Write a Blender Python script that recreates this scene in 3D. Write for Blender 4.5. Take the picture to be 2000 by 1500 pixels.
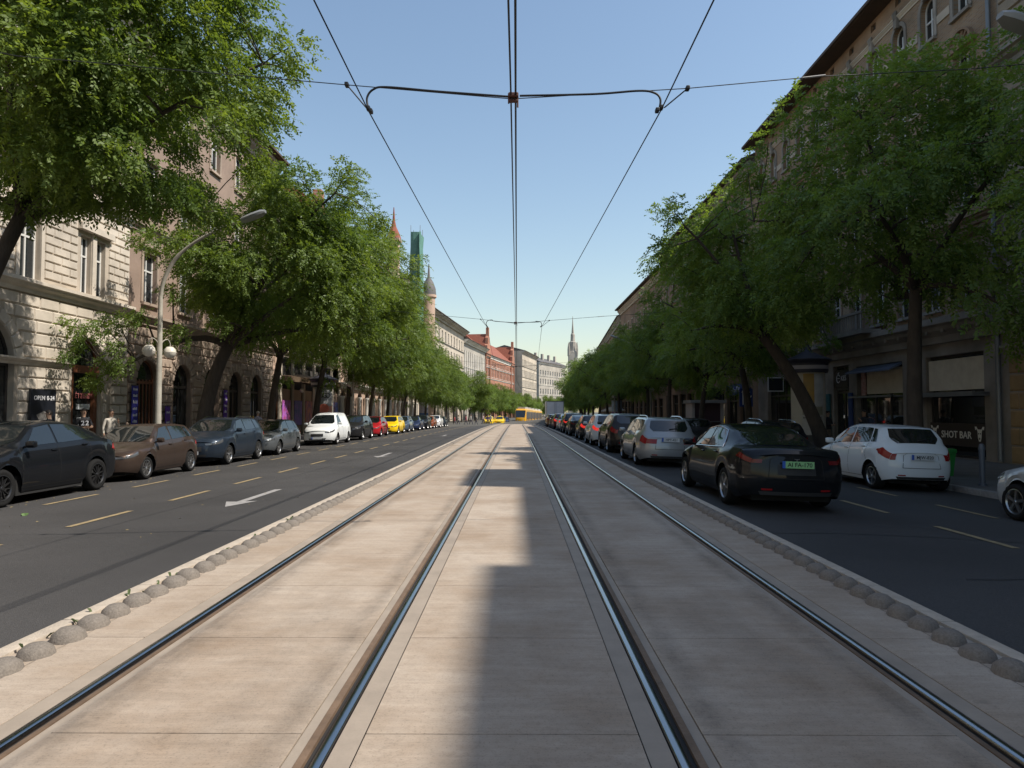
import bpy, bmesh, math, random
import numpy as np
from mathutils import Vector, Matrix
from mathutils.geometry import tessellate_polygon

for o in list(bpy.data.objects):
    bpy.data.objects.remove(o)
scene = bpy.context.scene
COL = scene.collection
PI = math.pi
R = math.radians

# ------------------------------------------------------------------ camera
cam_d = bpy.data.cameras.new('camera')
cam = bpy.data.objects.new('camera', cam_d)
COL.objects.link(cam)
cam_d.sensor_fit = 'HORIZONTAL'
cam_d.sensor_width = 36.0
cam_d.lens = 24.0
cam_d.clip_start = 0.05
cam_d.clip_end = 3000
cam.location = (0, 0, 1.53)
cam.rotation_euler = (R(90 + 2.277), 0, R(0.387))
scene.camera = cam

# ------------------------------------------------------------------ sky and sun
SUN = Vector((0.752, -0.17, 1.0)).normalized()
elev = math.asin(SUN.z)
azim = math.atan2(SUN.x, SUN.y)          # clockwise from +Y
world = bpy.data.worlds.new('World')
scene.world = world
world.use_nodes = True
wn = world.node_tree
wn.nodes.clear()
sky = wn.nodes.new('ShaderNodeTexSky')
sky.sky_type = 'NISHITA'
sky.sun_disc = False
sky.sun_elevation = elev
sky.sun_rotation = azim
sky.altitude = 100
sky.air_density = 1.45
sky.dust_density = 0.9
sky.ozone_density = 1.0
bg = wn.nodes.new('ShaderNodeBackground')
bg.inputs['Strength'].default_value = 0.118
wo = wn.nodes.new('ShaderNodeOutputWorld')
wn.links.new(sky.outputs[0], bg.inputs[0])
wn.links.new(bg.outputs[0], wo.inputs[0])
sun_d = bpy.data.lights.new('sun', 'SUN')
sun_d.energy = 4.6
sun_d.angle = R(0.55)
sun_d.color = (1.0, 0.93, 0.83)
sun = bpy.data.objects.new('sun', sun_d)
COL.objects.link(sun)
sun.rotation_euler = (-SUN).to_track_quat('-Z', 'Y').to_euler()
sun.location = (30, -10, 60)
scene.view_settings.view_transform = 'Standard'
scene.view_settings.look = 'None'
scene.view_settings.exposure = 0.45
scene.view_settings.gamma = 1.0
scene.view_settings.use_curve_mapping = False

# ------------------------------------------------------------------ materials
MATS = {}
def mat(name, col, rough=0.7, metal=0.0, noise=None, bump=None, coat=0.0, spec=0.5,
        emit=None, col2=None, trans=0.0, stretch=None, stain=None):
    """principled material; noise=(scale, amount) mottles, col2 = second colour of the mottling,
    bump=(scale, strength), stretch = per-axis scale of the position, stain=(scale, amount)"""
    if name in MATS:
        return MATS[name]
    m = bpy.data.materials.new(name)
    m.use_nodes = True
    nt = m.node_tree
    b = nt.nodes['Principled BSDF']
    b.inputs['Base Color'].default_value = (*col, 1)
    b.inputs['Roughness'].default_value = rough
    b.inputs['Metallic'].default_value = metal
    b.inputs['Specular IOR Level'].default_value = spec
    if coat:
        b.inputs['Specular IOR Level'].default_value = 0.06
        b.inputs['Coat Weight'].default_value = coat
        b.inputs['Coat Roughness'].default_value = 0.04
    if emit:
        b.inputs['Emission Color'].default_value = (*emit[0], 1)
        b.inputs['Emission Strength'].default_value = emit[1]
    vec = None
    if noise or bump or stain:
        geo = nt.nodes.new('ShaderNodeNewGeometry')
        vec = geo.outputs['Position']
        if stretch:
            mp = nt.nodes.new('ShaderNodeMapping')
            mp.inputs['Scale'].default_value = stretch
            nt.links.new(vec, mp.inputs['Vector'])
            vec_s = mp.outputs[0]
        else:
            vec_s = vec
    colout = None
    if noise:
        n = nt.nodes.new('ShaderNodeTexNoise')
        n.inputs['Scale'].default_value = noise[0]
        n.inputs['Detail'].default_value = 6
        n.inputs['Roughness'].default_value = 0.65
        nt.links.new(vec_s, n.inputs['Vector'])
        rp = nt.nodes.new('ShaderNodeMapRange')
        rp.inputs['From Min'].default_value = 0.3
        rp.inputs['From Max'].default_value = 0.7
        nt.links.new(n.outputs['Fac'], rp.inputs['Value'])
        mx = nt.nodes.new('ShaderNodeMix')
        mx.data_type = 'RGBA'
        c2 = col2 if col2 else tuple(c * (1 - noise[1]) for c in col)
        mx.inputs['A'].default_value = (*col, 1)
        mx.inputs['B'].default_value = (*c2, 1)
        nt.links.new(rp.outputs[0], mx.inputs['Factor'])
        colout = mx.outputs['Result']
    if stain:
        n = nt.nodes.new('ShaderNodeTexNoise')
        n.inputs['Scale'].default_value = stain[0]
        n.inputs['Detail'].default_value = 4
        nt.links.new(vec, n.inputs['Vector'])
        rp = nt.nodes.new('ShaderNodeMapRange')
        rp.inputs['From Min'].default_value = 0.35
        rp.inputs['From Max'].default_value = 0.7
        rp.inputs['To Min'].default_value = 1.0
        rp.inputs['To Max'].default_value = 1.0 - stain[1]
        nt.links.new(n.outputs['Fac'], rp.inputs['Value'])
        mx = nt.nodes.new('ShaderNodeMix')
        mx.data_type = 'RGBA'
        mx.blend_type = 'MULTIPLY'
        mx.inputs['Factor'].default_value = 1
        if colout:
            nt.links.new(colout, mx.inputs['A'])
        else:
            mx.inputs['A'].default_value = (*col, 1)
        nt.links.new(rp.outputs[0], mx.inputs['B'])
        colout = mx.outputs['Result']
    if colout:
        nt.links.new(colout, b.inputs['Base Color'])
    if bump:
        n = nt.nodes.new('ShaderNodeTexNoise')
        n.inputs['Scale'].default_value = bump[0]
        n.inputs['Detail'].default_value = 3
        nt.links.new(vec_s, n.inputs['Vector'])
        bp = nt.nodes.new('ShaderNodeBump')
        bp.inputs['Strength'].default_value = bump[1]
        bp.inputs['Distance'].default_value = 0.02
        nt.links.new(n.outputs['Fac'], bp.inputs['Height'])
        nt.links.new(bp.outputs[0], b.inputs['Normal'])
    MATS[name] = m
    return m

def brick_mat(name, c1, c2, mortar, scale, axis='Y', bump=0.3):
    """brick courses on a vertical wall; axis = world axis that runs along the wall"""
    if name in MATS:
        return MATS[name]
    m = bpy.data.materials.new(name)
    m.use_nodes = True
    nt = m.node_tree
    b = nt.nodes['Principled BSDF']
    b.inputs['Roughness'].default_value = 0.85
    geo = nt.nodes.new('ShaderNodeNewGeometry')
    sp = nt.nodes.new('ShaderNodeSeparateXYZ')
    nt.links.new(geo.outputs['Position'], sp.inputs[0])
    cb = nt.nodes.new('ShaderNodeCombineXYZ')
    nt.links.new(sp.outputs[axis], cb.inputs['X'])
    nt.links.new(sp.outputs['Z'], cb.inputs['Y'])
    br = nt.nodes.new('ShaderNodeTexBrick')
    br.inputs['Scale'].default_value = scale
    br.inputs['Color1'].default_value = (*c1, 1)
    br.inputs['Color2'].default_value = (*c2, 1)
    br.inputs['Mortar'].default_value = (*mortar, 1)
    br.inputs['Mortar Size'].default_value = 0.03
    br.inputs['Brick Width'].default_value = 0.6
    br.inputs['Row Height'].default_value = 0.2
    nt.links.new(cb.outputs[0], br.inputs['Vector'])
    n = nt.nodes.new('ShaderNodeTexNoise')
    n.inputs['Scale'].default_value = 0.5
    n.inputs['Detail'].default_value = 5
    nt.links.new(geo.outputs['Position'], n.inputs['Vector'])
    rp = nt.nodes.new('ShaderNodeMapRange')
    rp.inputs['From Min'].default_value = 0.3
    rp.inputs['From Max'].default_value = 0.7
    rp.inputs['To Min'].default_value = 0.65
    rp.inputs['To Max'].default_value = 1.1
    nt.links.new(n.outputs['Fac'], rp.inputs['Value'])
    mx = nt.nodes.new('ShaderNodeMix')
    mx.data_type = 'RGBA'
    mx.blend_type = 'MULTIPLY'
    mx.inputs['Factor'].default_value = 1
    nt.links.new(br.outputs['Color'], mx.inputs['A'])
    nt.links.new(rp.outputs[0], mx.inputs['B'])
    nt.links.new(mx.outputs['Result'], b.inputs['Base Color'])
    bp = nt.nodes.new('ShaderNodeBump')
    bp.inputs['Strength'].default_value = bump
    bp.inputs['Distance'].default_value = 0.01
    bp.invert = True
    nt.links.new(br.outputs['Fac'], bp.inputs['Height'])
    nt.links.new(bp.outputs[0], b.inputs['Normal'])
    MATS[name] = m
    return m

def leaf_mat(name, c1, c2, tr):
    m = bpy.data.materials.new(name)
    m.use_nodes = True
    nt = m.node_tree
    nt.nodes.clear()
    out = nt.nodes.new('ShaderNodeOutputMaterial')
    at = nt.nodes.new('ShaderNodeAttribute')
    at.attribute_name = 'tint'
    mx = nt.nodes.new('ShaderNodeMix')
    mx.data_type = 'RGBA'
    mx.inputs['A'].default_value = (*c1, 1)
    mx.inputs['B'].default_value = (*c2, 1)
    nt.links.new(at.outputs['Fac'], mx.inputs['Factor'])
    b = nt.nodes.new('ShaderNodeBsdfPrincipled')
    b.inputs['Roughness'].default_value = 0.5
    b.inputs['Specular IOR Level'].default_value = 0.35
    nt.links.new(mx.outputs['Result'], b.inputs['Base Color'])
    t = nt.nodes.new('ShaderNodeBsdfTranslucent')
    mt = nt.nodes.new('ShaderNodeMix')
    mt.data_type = 'RGBA'
    mt.blend_type = 'MULTIPLY'
    mt.inputs['Factor'].default_value = 1
    mt.inputs['B'].default_value = (1.6, 1.5, 0.6, 1)
    nt.links.new(mx.outputs['Result'], mt.inputs['A'])
    nt.links.new(mt.outputs['Result'], t.inputs['Color'])
    ms = nt.nodes.new('ShaderNodeMixShader')
    ms.inputs['Fac'].default_value = tr
    nt.links.new(b.outputs[0], ms.inputs[1])
    nt.links.new(t.outputs[0], ms.inputs[2])
    nt.links.new(ms.outputs[0], out.inputs['Surface'])
    MATS[name] = m
    return m

# ------------------------------------------------------------------ mesh helpers
class MB:
    def __init__(self):
        self.v = []; self.f = []; self.m = []
    def add(self, verts, faces, mi=0):
        o = len(self.v)
        self.v += [tuple(p) for p in verts]
        self.f += [tuple(i + o for i in f) for f in faces]
        self.m += [mi] * len(faces)
        return self
    def box(self, x0, x1, y0, y1, z0, z1, mi=0):
        v = [(x0,y0,z0),(x1,y0,z0),(x1,y1,z0),(x0,y1,z0),(x0,y0,z1),(x1,y0,z1),(x1,y1,z1),(x0,y1,z1)]
        f = [(0,3,2,1),(4,5,6,7),(0,1,5,4),(1,2,6,5),(2,3,7,6),(3,0,4,7)]
        return self.add(v, f, mi)
    def rbox(self, c, size, b=0.02, mi=0):
        """box with chamfered edges"""
        hx, hy, hz = (s/2 for s in size)
        b = min(b, hx*0.9, hy*0.9, hz*0.9)
        bm = bmesh.new()
        bmesh.ops.create_cube(bm, size=1)
        for v in bm.verts:
            v.co = Vector((v.co.x*size[0], v.co.y*size[1], v.co.z*size[2]))
        bmesh.ops.bevel(bm, geom=list(bm.edges), offset=b, segments=2, affect='EDGES', profile=0.6)
        bm.verts.index_update()
        self.add([v.co + Vector(c) for v in bm.verts], [[v.index for v in f.verts] for f in bm.faces], mi)
        bm.free()
        return self
    def tube(self, pts, rad, n=8, mi=0, cap=True):
        pts = [Vector(p) for p in pts]
        rads = rad if hasattr(rad, '__len__') else [rad] * len(pts)
        up = Vector((0.123, 0.31, 0.94)).normalized()
        vs = []
        prev = None
        for i, p in enumerate(pts):
            a = pts[max(i-1, 0)]; c = pts[min(i+1, len(pts)-1)]
            d = (c - a).normalized()
            if prev is None:
                x = d.cross(up)
                if x.length < 1e-3: x = d.cross(Vector((1,0,0)))
                x.normalize()
            else:
                x = (prev - d * prev.dot(d)).normalized()
            prev = x
            y = d.cross(x)
            for k in range(n):
                t = 2*PI*k/n
                vs.append(p + (x*math.cos(t) + y*math.sin(t)) * rads[i])
        fs = []
        for i in range(len(pts)-1):
            for k in range(n):
                a = i*n+k; b2 = i*n+(k+1) % n
                fs.append((a, b2, b2+n, a+n))
        if cap:
            fs.append(tuple(range(n-1, -1, -1)))
            fs.append(tuple(range((len(pts)-1)*n, len(pts)*n)))
        return self.add(vs, fs, mi)
    def lathe(self, prof, n=16, c=(0,0,0), axis='Z', mi=0, a0=0.0, a1=2*PI):
        """profile [(r, h)] revolved about axis through c"""
        full = abs(a1 - a0 - 2*PI) < 1e-6
        cnt = n if full else n + 1
        vs = []
        for (r, h) in prof:
            for k in range(cnt):
                t = a0 + (a1-a0)*k/n
                x, y = r*math.cos(t), r*math.sin(t)
                if axis == 'Z': p = (c[0]+x, c[1]+y, c[2]+h)
                elif axis == 'X': p = (c[0]+h, c[1]+x, c[2]+y)
                else: p = (c[0]+x, c[1]+h, c[2]+y)
                vs.append(p)
        fs = []
        for i in range(len(prof)-1):
            for k in range(n):
                k2 = (k+1) % cnt
                fs.append((i*cnt+k, i*cnt+k2, (i+1)*cnt+k2, (i+1)*cnt+k))
        return self.add(vs, fs, mi)
    def prism(self, poly, y0, y1, mi=0, plane='XZ'):
        """extrude a polygon [(a, b)] between two values of the third axis"""
        n = len(poly)
        def P(a, b, c):
            return (a, c, b) if plane == 'XZ' else ((c, a, b) if plane == 'YZ' else (a, b, c))
        vs = [P(a, b, y0) for a, b in poly] + [P(a, b, y1) for a, b in poly]
        fs = [tuple(range(n)), tuple(range(2*n-1, n-1, -1))]
        for i in range(n):
            j = (i+1) % n
            fs.append((i, i+n, j+n, j))
        return self.add(vs, fs, mi)
    def ring(self, outer, inner, y0, y1, mi=0):
        """frame between two outlines [(x, z)] with equal counts, from y0 (front) to y1"""
        n = len(outer)
        vs = [(x, y0, z) for x, z in outer] + [(x, y0, z) for x, z in inner] + \
             [(x, y1, z) for x, z in outer] + [(x, y1, z) for x, z in inner]
        fs = []
        for i in range(n):
            j = (i+1) % n
            fs += [(i, j, n+j, n+i), (i, 2*n+i, 2*n+j, j), (n+i, n+j, 3*n+j, 3*n+i)]
        return self.add(vs, fs, mi)
    def poly(self, pts, mi=0):
        return self.add(pts, [tuple(range(len(pts)))], mi)
    def mesh(self, name, mats, smooth=False, recalc=True):
        me = bpy.data.meshes.new(name)
        me.from_pydata(self.v, [], self.f)
        mats = mats if isinstance(mats, (list, tuple)) else [mats]
        for m in mats: me.materials.append(m)
        if len(mats) > 1:
            me.polygons.foreach_set('material_index', self.m)
        if recalc:
            bm = bmesh.new(); bm.from_mesh(me)
            bmesh.ops.recalc_face_normals(bm, faces=bm.faces)
            bm.to_mesh(me); bm.free()
        if smooth is True:
            me.polygons.foreach_set('use_smooth', [True]*len(me.polygons))
        elif smooth:
            me.polygons.foreach_set('use_smooth', [True]*len(me.polygons))
            me.set_sharp_from_angle(angle=R(smooth))
        me.update()
        return me
    def build(self, name, mats, parent=None, loc=(0,0,0), rz=0.0, smooth=False, recalc=True):
        return inst(name, self.mesh(name, mats, smooth, recalc), parent, loc, rz)

def inst(name, me, parent=None, loc=(0,0,0), rz=0.0, scale=None, rot=None):
    o = bpy.data.objects.new(name, me)
    COL.objects.link(o)
    if parent is not None: o.parent = parent
    o.location = loc
    o.rotation_euler = rot if rot else (0, 0, rz)
    if scale: o.scale = scale
    return o

def tag(o, label=None, cat=None, group=None, kind=None):
    if label: o['label'] = label
    if cat: o['category'] = cat
    if group: o['group'] = group
    if kind: o['kind'] = kind
    return o

def empty(name, loc, rz=0.0, label=None, cat=None, group=None, rot=None):
    o = bpy.data.objects.new(name, None)
    o.empty_display_size = 0.3
    COL.objects.link(o)
    o.location = loc
    o.rotation_euler = rot if rot else (0, 0, rz)
    return tag(o, label, cat, group)

def copy_tree(o, parent=None):
    c = o.copy(); COL.objects.link(c)
    if parent is not None: c.parent = parent
    for ch in list(o.children):
        copy_tree(ch, c)
    return c

TEXT = {}
def text_mesh(s, size, m, extrude=0.004, bold=0.0, space=1.0):
    key = (s, size, m.name, extrude, bold)
    if key in TEXT: return TEXT[key]
    cu = bpy.data.curves.new('lettering', 'FONT')
    cu.body = s; cu.size = size; cu.extrude = extrude
    cu.align_x = 'CENTER'; cu.align_y = 'CENTER'
    cu.offset = bold; cu.space_character = space
    cu.resolution_u = 3
    ob = bpy.data.objects.new('lettering_tmp', cu)
    COL.objects.link(ob)
    dg = bpy.context.evaluated_depsgraph_get()
    me = bpy.data.meshes.new_from_object(ob.evaluated_get(dg))
    bpy.data.objects.remove(ob)
    me.materials.clear(); me.materials.append(m)
    # turn from the XY plane to upright, readable from -y
    me.transform(Matrix.Rotation(PI/2, 4, 'X'))
    TEXT[key] = me
    return me

def sm(x):
    x = min(max(x, 0.0), 1.0)
    return x*x*(3-2*x)

# the street's centre line: straight, then a long bend to the right
S0, RAD = 87.0, 720.0
def curve(s, off=0.0):
    if s <= S0:
        return Vector((off, s, 0)), 0.0
    h = (s - S0) / RAD
    c = Vector((RAD*(1-math.cos(h)), S0 + RAD*math.sin(h), 0))
    return c + Vector((math.cos(h), -math.sin(h), 0))*off, h
def drop(s):
    """the street falls away gently in the distance"""
    if s < 30: return 0.0
    if s < 150: return -8.8e-5*(s-30)**2
    return -1.267 - 0.012*(s-150)
def svals(a, b, far=6.0):
    out = [a]
    if a < S0:
        if a < 30 < b: out.append(30.0)
        k = max(a, 30.0)
        while k + 6 < min(b, S0):
            k += 6; out.append(k)
        out.append(min(b, S0))
    if b > S0:
        n = max(1, int((b - max(a, S0)) / far))
        s0 = max(a, S0)
        out += [s0 + (b-s0)*(i+1)/n for i in range(n)]
    return out
def strip_mb(prof, a, b, mb=None, mi=0):
    """prof [(offset, z)] swept along the street from a to b"""
    mb = mb or MB()
    ss = svals(a, b)
    vs = []
    for s in ss:
        for off, z in prof:
            p, h = curve(s, off)
            vs.append((p.x, p.y, z + drop(s)))
    n = len(prof)
    fs = []
    for i in range(len(ss)-1):
        for k in range(n-1):
            fs.append((i*n+k, i*n+k+1, (i+1)*n+k+1, (i+1)*n+k))
    return mb.add(vs, fs, mi)
def zl(x):   # left carriageway
    return -0.12 - 0.20*(abs(x)-3.42)/8.2
def zr(x):   # right carriageway
    return -0.12 - 0.20*(abs(x)-3.28)/6.8
def road_z(x):
    return zl(x) if x < 0 else zr(x)
# ------------------------------------------------------------------ the setting
asphalt = mat('asphalt', (0.076,0.072,0.070), 0.82, noise=(55,0.45), bump=(120,0.6), stain=(0.28,0.42), spec=0.35)
def concrete_mat():
    """float-finished slab: blotches, fine transverse brush lines, pits and stains"""
    m = bpy.data.materials.new('slab_concrete'); m.use_nodes = True
    nt = m.node_tree; b = nt.nodes['Principled BSDF']
    b.inputs['Roughness'].default_value = .78; b.inputs['Specular IOR Level'].default_value = .3
    geo = nt.nodes.new('ShaderNodeNewGeometry'); pos = geo.outputs['Position']
    def noise(scale, detail, stretch=None, rough=.6):
        v = pos
        if stretch:
            mp = nt.nodes.new('ShaderNodeMapping'); mp.inputs['Scale'].default_value = stretch
            nt.links.new(pos, mp.inputs['Vector']); v = mp.outputs[0]
        n = nt.nodes.new('ShaderNodeTexNoise'); n.inputs['Scale'].default_value = scale
        n.inputs['Detail'].default_value = detail; n.inputs['Roughness'].default_value = rough
        nt.links.new(v, n.inputs['Vector']); return n.outputs['Fac']
    def rng(v, a0, a1, b0, b1):
        r_ = nt.nodes.new('ShaderNodeMapRange')
        for k, q in zip(('From Min','From Max','To Min','To Max'), (a0,a1,b0,b1)): r_.inputs[k].default_value = q
        nt.links.new(v, r_.inputs['Value']); return r_.outputs[0]
    def mul(c, f):
        x = nt.nodes.new('ShaderNodeMix'); x.data_type = 'RGBA'; x.blend_type = 'MULTIPLY'; x.inputs['Factor'].default_value = 1
        nt.links.new(c, x.inputs['A']); nt.links.new(f, x.inputs['B']); return x.outputs['Result']
    mx = nt.nodes.new('ShaderNodeMix'); mx.data_type = 'RGBA'
    mx.inputs['A'].default_value = (.435,.365,.295,1); mx.inputs['B'].default_value = (.305,.23,.165,1)
    nt.links.new(rng(noise(.8, 7, None, .68), .36, .68, 0, 1), mx.inputs['Factor'])
    c = mx.outputs['Result']
    c = mul(c, rng(noise(5.0, 5, (.35,2.4,1), .7), .3, .7, .86, 1.08))
    c = mul(c, rng(noise(11, 3, (.25,26,1), .75), .25, .75, .84, 1.10))
    c = mul(c, rng(noise(90, 2), .30, .44, .72, 1.0))
    c = mul(c, rng(noise(2.6, 6, None, .75), .60, .74, 1.0, .72))
    c = mul(c, rng(noise(26, 4, None, .8), .28, .50, .80, 1.0))
    c = mul(c, rng(noise(.45, 5, (1.6,.35,1), .7), .52, .72, 1.0, .78))
    # grime brushed out of the grooves, in bands beside the guard lips
    sx = nt.nodes.new('ShaderNodeSeparateXYZ'); nt.links.new(pos, sx.inputs[0])
    cr = nt.nodes.new('ShaderNodeValToRGB'); nt.links.new(rng(sx.outputs['X'], -3.3, 3.3, 0, 1), cr.inputs['Fac'])
    el = cr.color_ramp.elements; el[0].color = (0,0,0,1); el[1].color = (0,0,0,1)
    for xc in (-2.13, -1.11, .97, 1.99):
        for dx_, v in ((-.13,0),(0,1),(.13,0)):
            e_ = el.new((xc+dx_+3.3)/6.6); e_.color = (v,v,v,1)
    gm_ = nt.nodes.new('ShaderNodeMath'); gm_.operation = 'MULTIPLY'
    nt.links.new(cr.outputs['Color'], gm_.inputs[0]); nt.links.new(rng(noise(3.5, 6, (1,.5,1), .8), .3, .65, 0, .42), gm_.inputs[1])
    inv = nt.nodes.new('ShaderNodeMath'); inv.operation = 'SUBTRACT'; inv.inputs[0].default_value = 1.0; nt.links.new(gm_.outputs[0], inv.inputs[1])
    c = mul(c, inv.outputs[0])
    nt.links.new(c, b.inputs['Base Color'])
    bp = nt.nodes.new('ShaderNodeBump'); bp.inputs['Strength'].default_value = .45; bp.inputs['Distance'].default_value = .01
    nt.links.new(noise(10, 4, (.3,22,1), .7), bp.inputs['Height'])
    nt.links.new(bp.outputs[0], b.inputs['Normal'])
    MATS['slab_concrete'] = m
    return m
concrete = concrete_mat()
conc2 = mat('filler_concrete', (0.32,0.265,0.21), 0.7, noise=(3,0.25), bump=(60,0.1))
joint = mat('joint_dark', (0.06,0.05,0.045), 0.95)
stone_kerb = mat('kerb_stone', (0.47,0.40,0.32), 0.8, noise=(9,0.3), bump=(60,0.3))
dome_m = mat('dome_stone', (0.215,0.185,0.155), 0.85, noise=(70,0.45), bump=(90,0.25))
paving = mat('pavement_asphalt', (0.16,0.15,0.14), 0.85, noise=(2,0.3), bump=(90,0.3))
granite = mat('granite_kerb', (0.30,0.29,0.275), 0.75, noise=(14,0.3), bump=(70,0.2))
yellow_paint = mat('yellow_paint', (0.36,0.265,0.125), 0.75, noise=(9,0.4), col2=(0.17,0.135,0.085))
white_paint = mat('white_paint', (0.34,0.325,0.31), 0.75, noise=(7,0.35), col2=(0.2,0.19,0.185))
steel = mat('rail_steel', (0.42,0.43,0.45), 0.22, metal=1.0, noise=(3,0.2), stretch=(1,0.15,1))
rust = mat('rail_rust', (0.19,0.125,0.08), 0.7, metal=0.25, noise=(8,0.4), bump=(50,0.2))
groove_m = mat('rail_groove', (0.02,0.017,0.015), 0.9)
earth = mat('ground_earth', (0.09,0.085,0.075), 0.95, noise=(0.3,0.3))

tag(MB().add([(-700,-300,-0.6),(700,-300,-0.6),(700,1200,-0.6),(-700,1200,-0.6)], [(0,1,2,3)]).build('ground', earth), kind='structure')
road_l = tag(strip_mb([(-11.6, zl(-11.6)), (-3.30, zl(-3.30))], -14, 330).build('road_left', asphalt), kind='structure')
road_r = tag(strip_mb([(3.16, zr(3.16)), (10.1, zr(10.1))], -14, 330).build('road_right', asphalt), kind='structure')
pave_l = tag(strip_mb([(-20, -0.15), (-11.75, -0.19)], -14, 330).build('pavement_left', paving), kind='structure')
pave_r = tag(strip_mb([(10.25, -0.19), (20, -0.15)], -14, 330).build('pavement_right', paving), kind='structure')
bed = tag(strip_mb([(-3.18, -0.45), (-3.18, -0.012), (-2.55, -0.012)], -14, 330).build('tram_track_bed', conc2), kind='structure')
bm_ = MB()
for a, b in ((-3.17, 3.03),):
    strip_mb([(a, -0.05), (b, -0.05)], -14, 330, bm_)
bm_.build('sub_base', joint, bed)

# kerb stones along both pavements
for nm, x0, x1, par in (('kerb_stone', -11.75, -11.6, pave_l), ('kerb_stone', 10.1, 10.25, pave_r)):
    me = MB().rbox(((x0+x1)/2, 0, -0.285), (abs(x1-x0), 0.992, 0.20), 0.018).mesh('kerb_stone', granite, smooth=35)
    for i in range(60):
        inst(nm, me, par, (0, 5.5 + i, drop(5.5+i)))
    xa, xb = min(x0, x1), max(x0, x1)
    tag(strip_mb([(xa, -0.40), (xa, -0.185), (xb, -0.185), (xb, -0.40)], 65, 330).build('far_kerb', granite, par), kind='structure')

# tram bed: five strips of slabs, one object per slab
RAILS = (-2.37, -0.87, 0.73, 2.23)
STR = ((-2.96, -2.52), (-2.22, -1.02), (-0.72, 0.58), (0.88, 2.08), (2.38, 2.82))
SL = 1.375
for a, b in STR:
    me = MB().rbox(((a+b)/2, 0, -0.045), (b-a-0.006, SL-0.007, 0.09), 0.004).mesh('slab', concrete)
    for i in range(-1, 44):
        inst('slab', me, bed, (0, 3.3 + (i-0.5)*SL, drop(3.3+(i-.5)*SL)))
    tag(strip_mb([(a, -0.002), (b, -0.002)], 3.3+43.0*SL, 330).build('far_slabs', concrete, bed), kind='structure')
for a, b in ((-3.18, -2.966), (2.826, 3.04)):
    strip_mb([(a, -0.004), (b, -0.004)], -3, 330).build('margin_strip', concrete, bed)

# rails with head, guard lip, groove and filler strips
for i, c in enumerate(RAILS):
    g = 1 if i % 2 == 0 else -1          # gauge side
    who = ['outer rail of the sunlit left track', 'inner rail of the left track, brown guard lip in the sun',
           'inner rail of the right track at the edge of the shade', 'outer rail of the shaded right track'][i]
    e = empty('tram_rail', (c, 0, 0), 0, 'grooved steel tram rail, ' + who, 'rail', 'tram rails set in the concrete bed')
    def sw(name, prof, m, smooth=False):
        prof = [(c + g*o, z) for o, z in prof]
        mb = strip_mb(prof, -6, 330)
        mb.v = [(x-c, y, z) for x, y, z in mb.v]
        return mb.build(name, m, e, smooth=smooth)
    sw('rail_head', [(-0.029,-0.03),(-0.028,0.002),(-0.020,0.007),(0.0,0.009),(0.020,0.007),(0.027,0.0),(0.029,-0.04)], steel, True)
    sw('groove', [(0.028,-0.022),(0.060,-0.022)], groove_m)
    sw('guard_lip', [(0.058,-0.03),(0.060,-0.004),(0.095,0.001),(0.097,-0.03)], rust)
    sw('filler_strip', [(0.097,-0.005),(0.148,-0.005)], conc2)
    sw('filler_strip', [(-0.148,-0.003),(-0.036,-0.003)], conc2)

# raised edge: kerb stones and rows of stone domes
dm = MB()
prof = [(0.0, 0.082), (0.055, 0.072), (0.092, 0.042), (0.106, -0.01)]
vs = [(0,0,0.082)]; fs = []
for r_, h_ in prof[1:]:
    for k in range(10):
        t = 2*PI*k/10
        vs.append((r_*math.cos(t), 1.10*r_*math.sin(t), h_))
for k in range(10):
    fs.append((0, 1+k, 1+(k+1) % 10))
    for j in range(2):
        a = 1+j*10+k; b = 1+j*10+(k+1) % 10
        fs.append((a, a+10, b+10, b))
dm.add(vs, fs)
dome_me = dm.mesh('stone_dome', dome_m, smooth=True)
rnd = random.Random(5)
for sx, xo, xa, xb in ((-1, -3.02, -3.30, -3.18), (1, 2.88, 3.04, 3.16)):
    e = empty('divider_kerb', (xo, 0, 0), 0,
              ('pale sunlit kerb with a row of stone domes, left of the tracks' if sx < 0 else
               'shaded kerb with a row of stone domes, right of the tracks'), 'kerb')
    for i in range(150):
        inst('stone_dome', dome_me, e, (rnd.uniform(-.008,.008), 3.2 + i*0.285 + rnd.uniform(-.01,.01), drop(3.2+i*.285)),
             rz=rnd.uniform(-.15,.15), scale=(rnd.uniform(.94,1.06), rnd.uniform(.94,1.04), rnd.uniform(.9,1.1)))
    far = MB()
    for i in range(150, 420):
        y = 3.2 + i*0.285
        p, h = curve(y, 0)
        far.add([(v[0]+p.x, v[1]+p.y, v[2]+drop(y)) for v in vs], fs)
    tag(far.build('far_domes', dome_m, e, smooth=True), kind='stuff')
    me = MB().rbox(((xa+xb)/2-xo, 0, -0.13), (0.12, 0.994, 0.30), 0.012).mesh('edge_stone', stone_kerb, smooth=35)
    for i in range(60):
        inst('edge_stone', me, e, (0, 2.5+i, drop(2.5+i)))
    mbk = strip_mb([(xa,-0.3),(xa,0.018),(xb,0.018),(xb,-0.3)], 62, 330)
    mbk.v = [(x-xo, y, z) for x, y, z in mbk.v]
    mbk.build('far_edge', stone_kerb, e)

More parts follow.
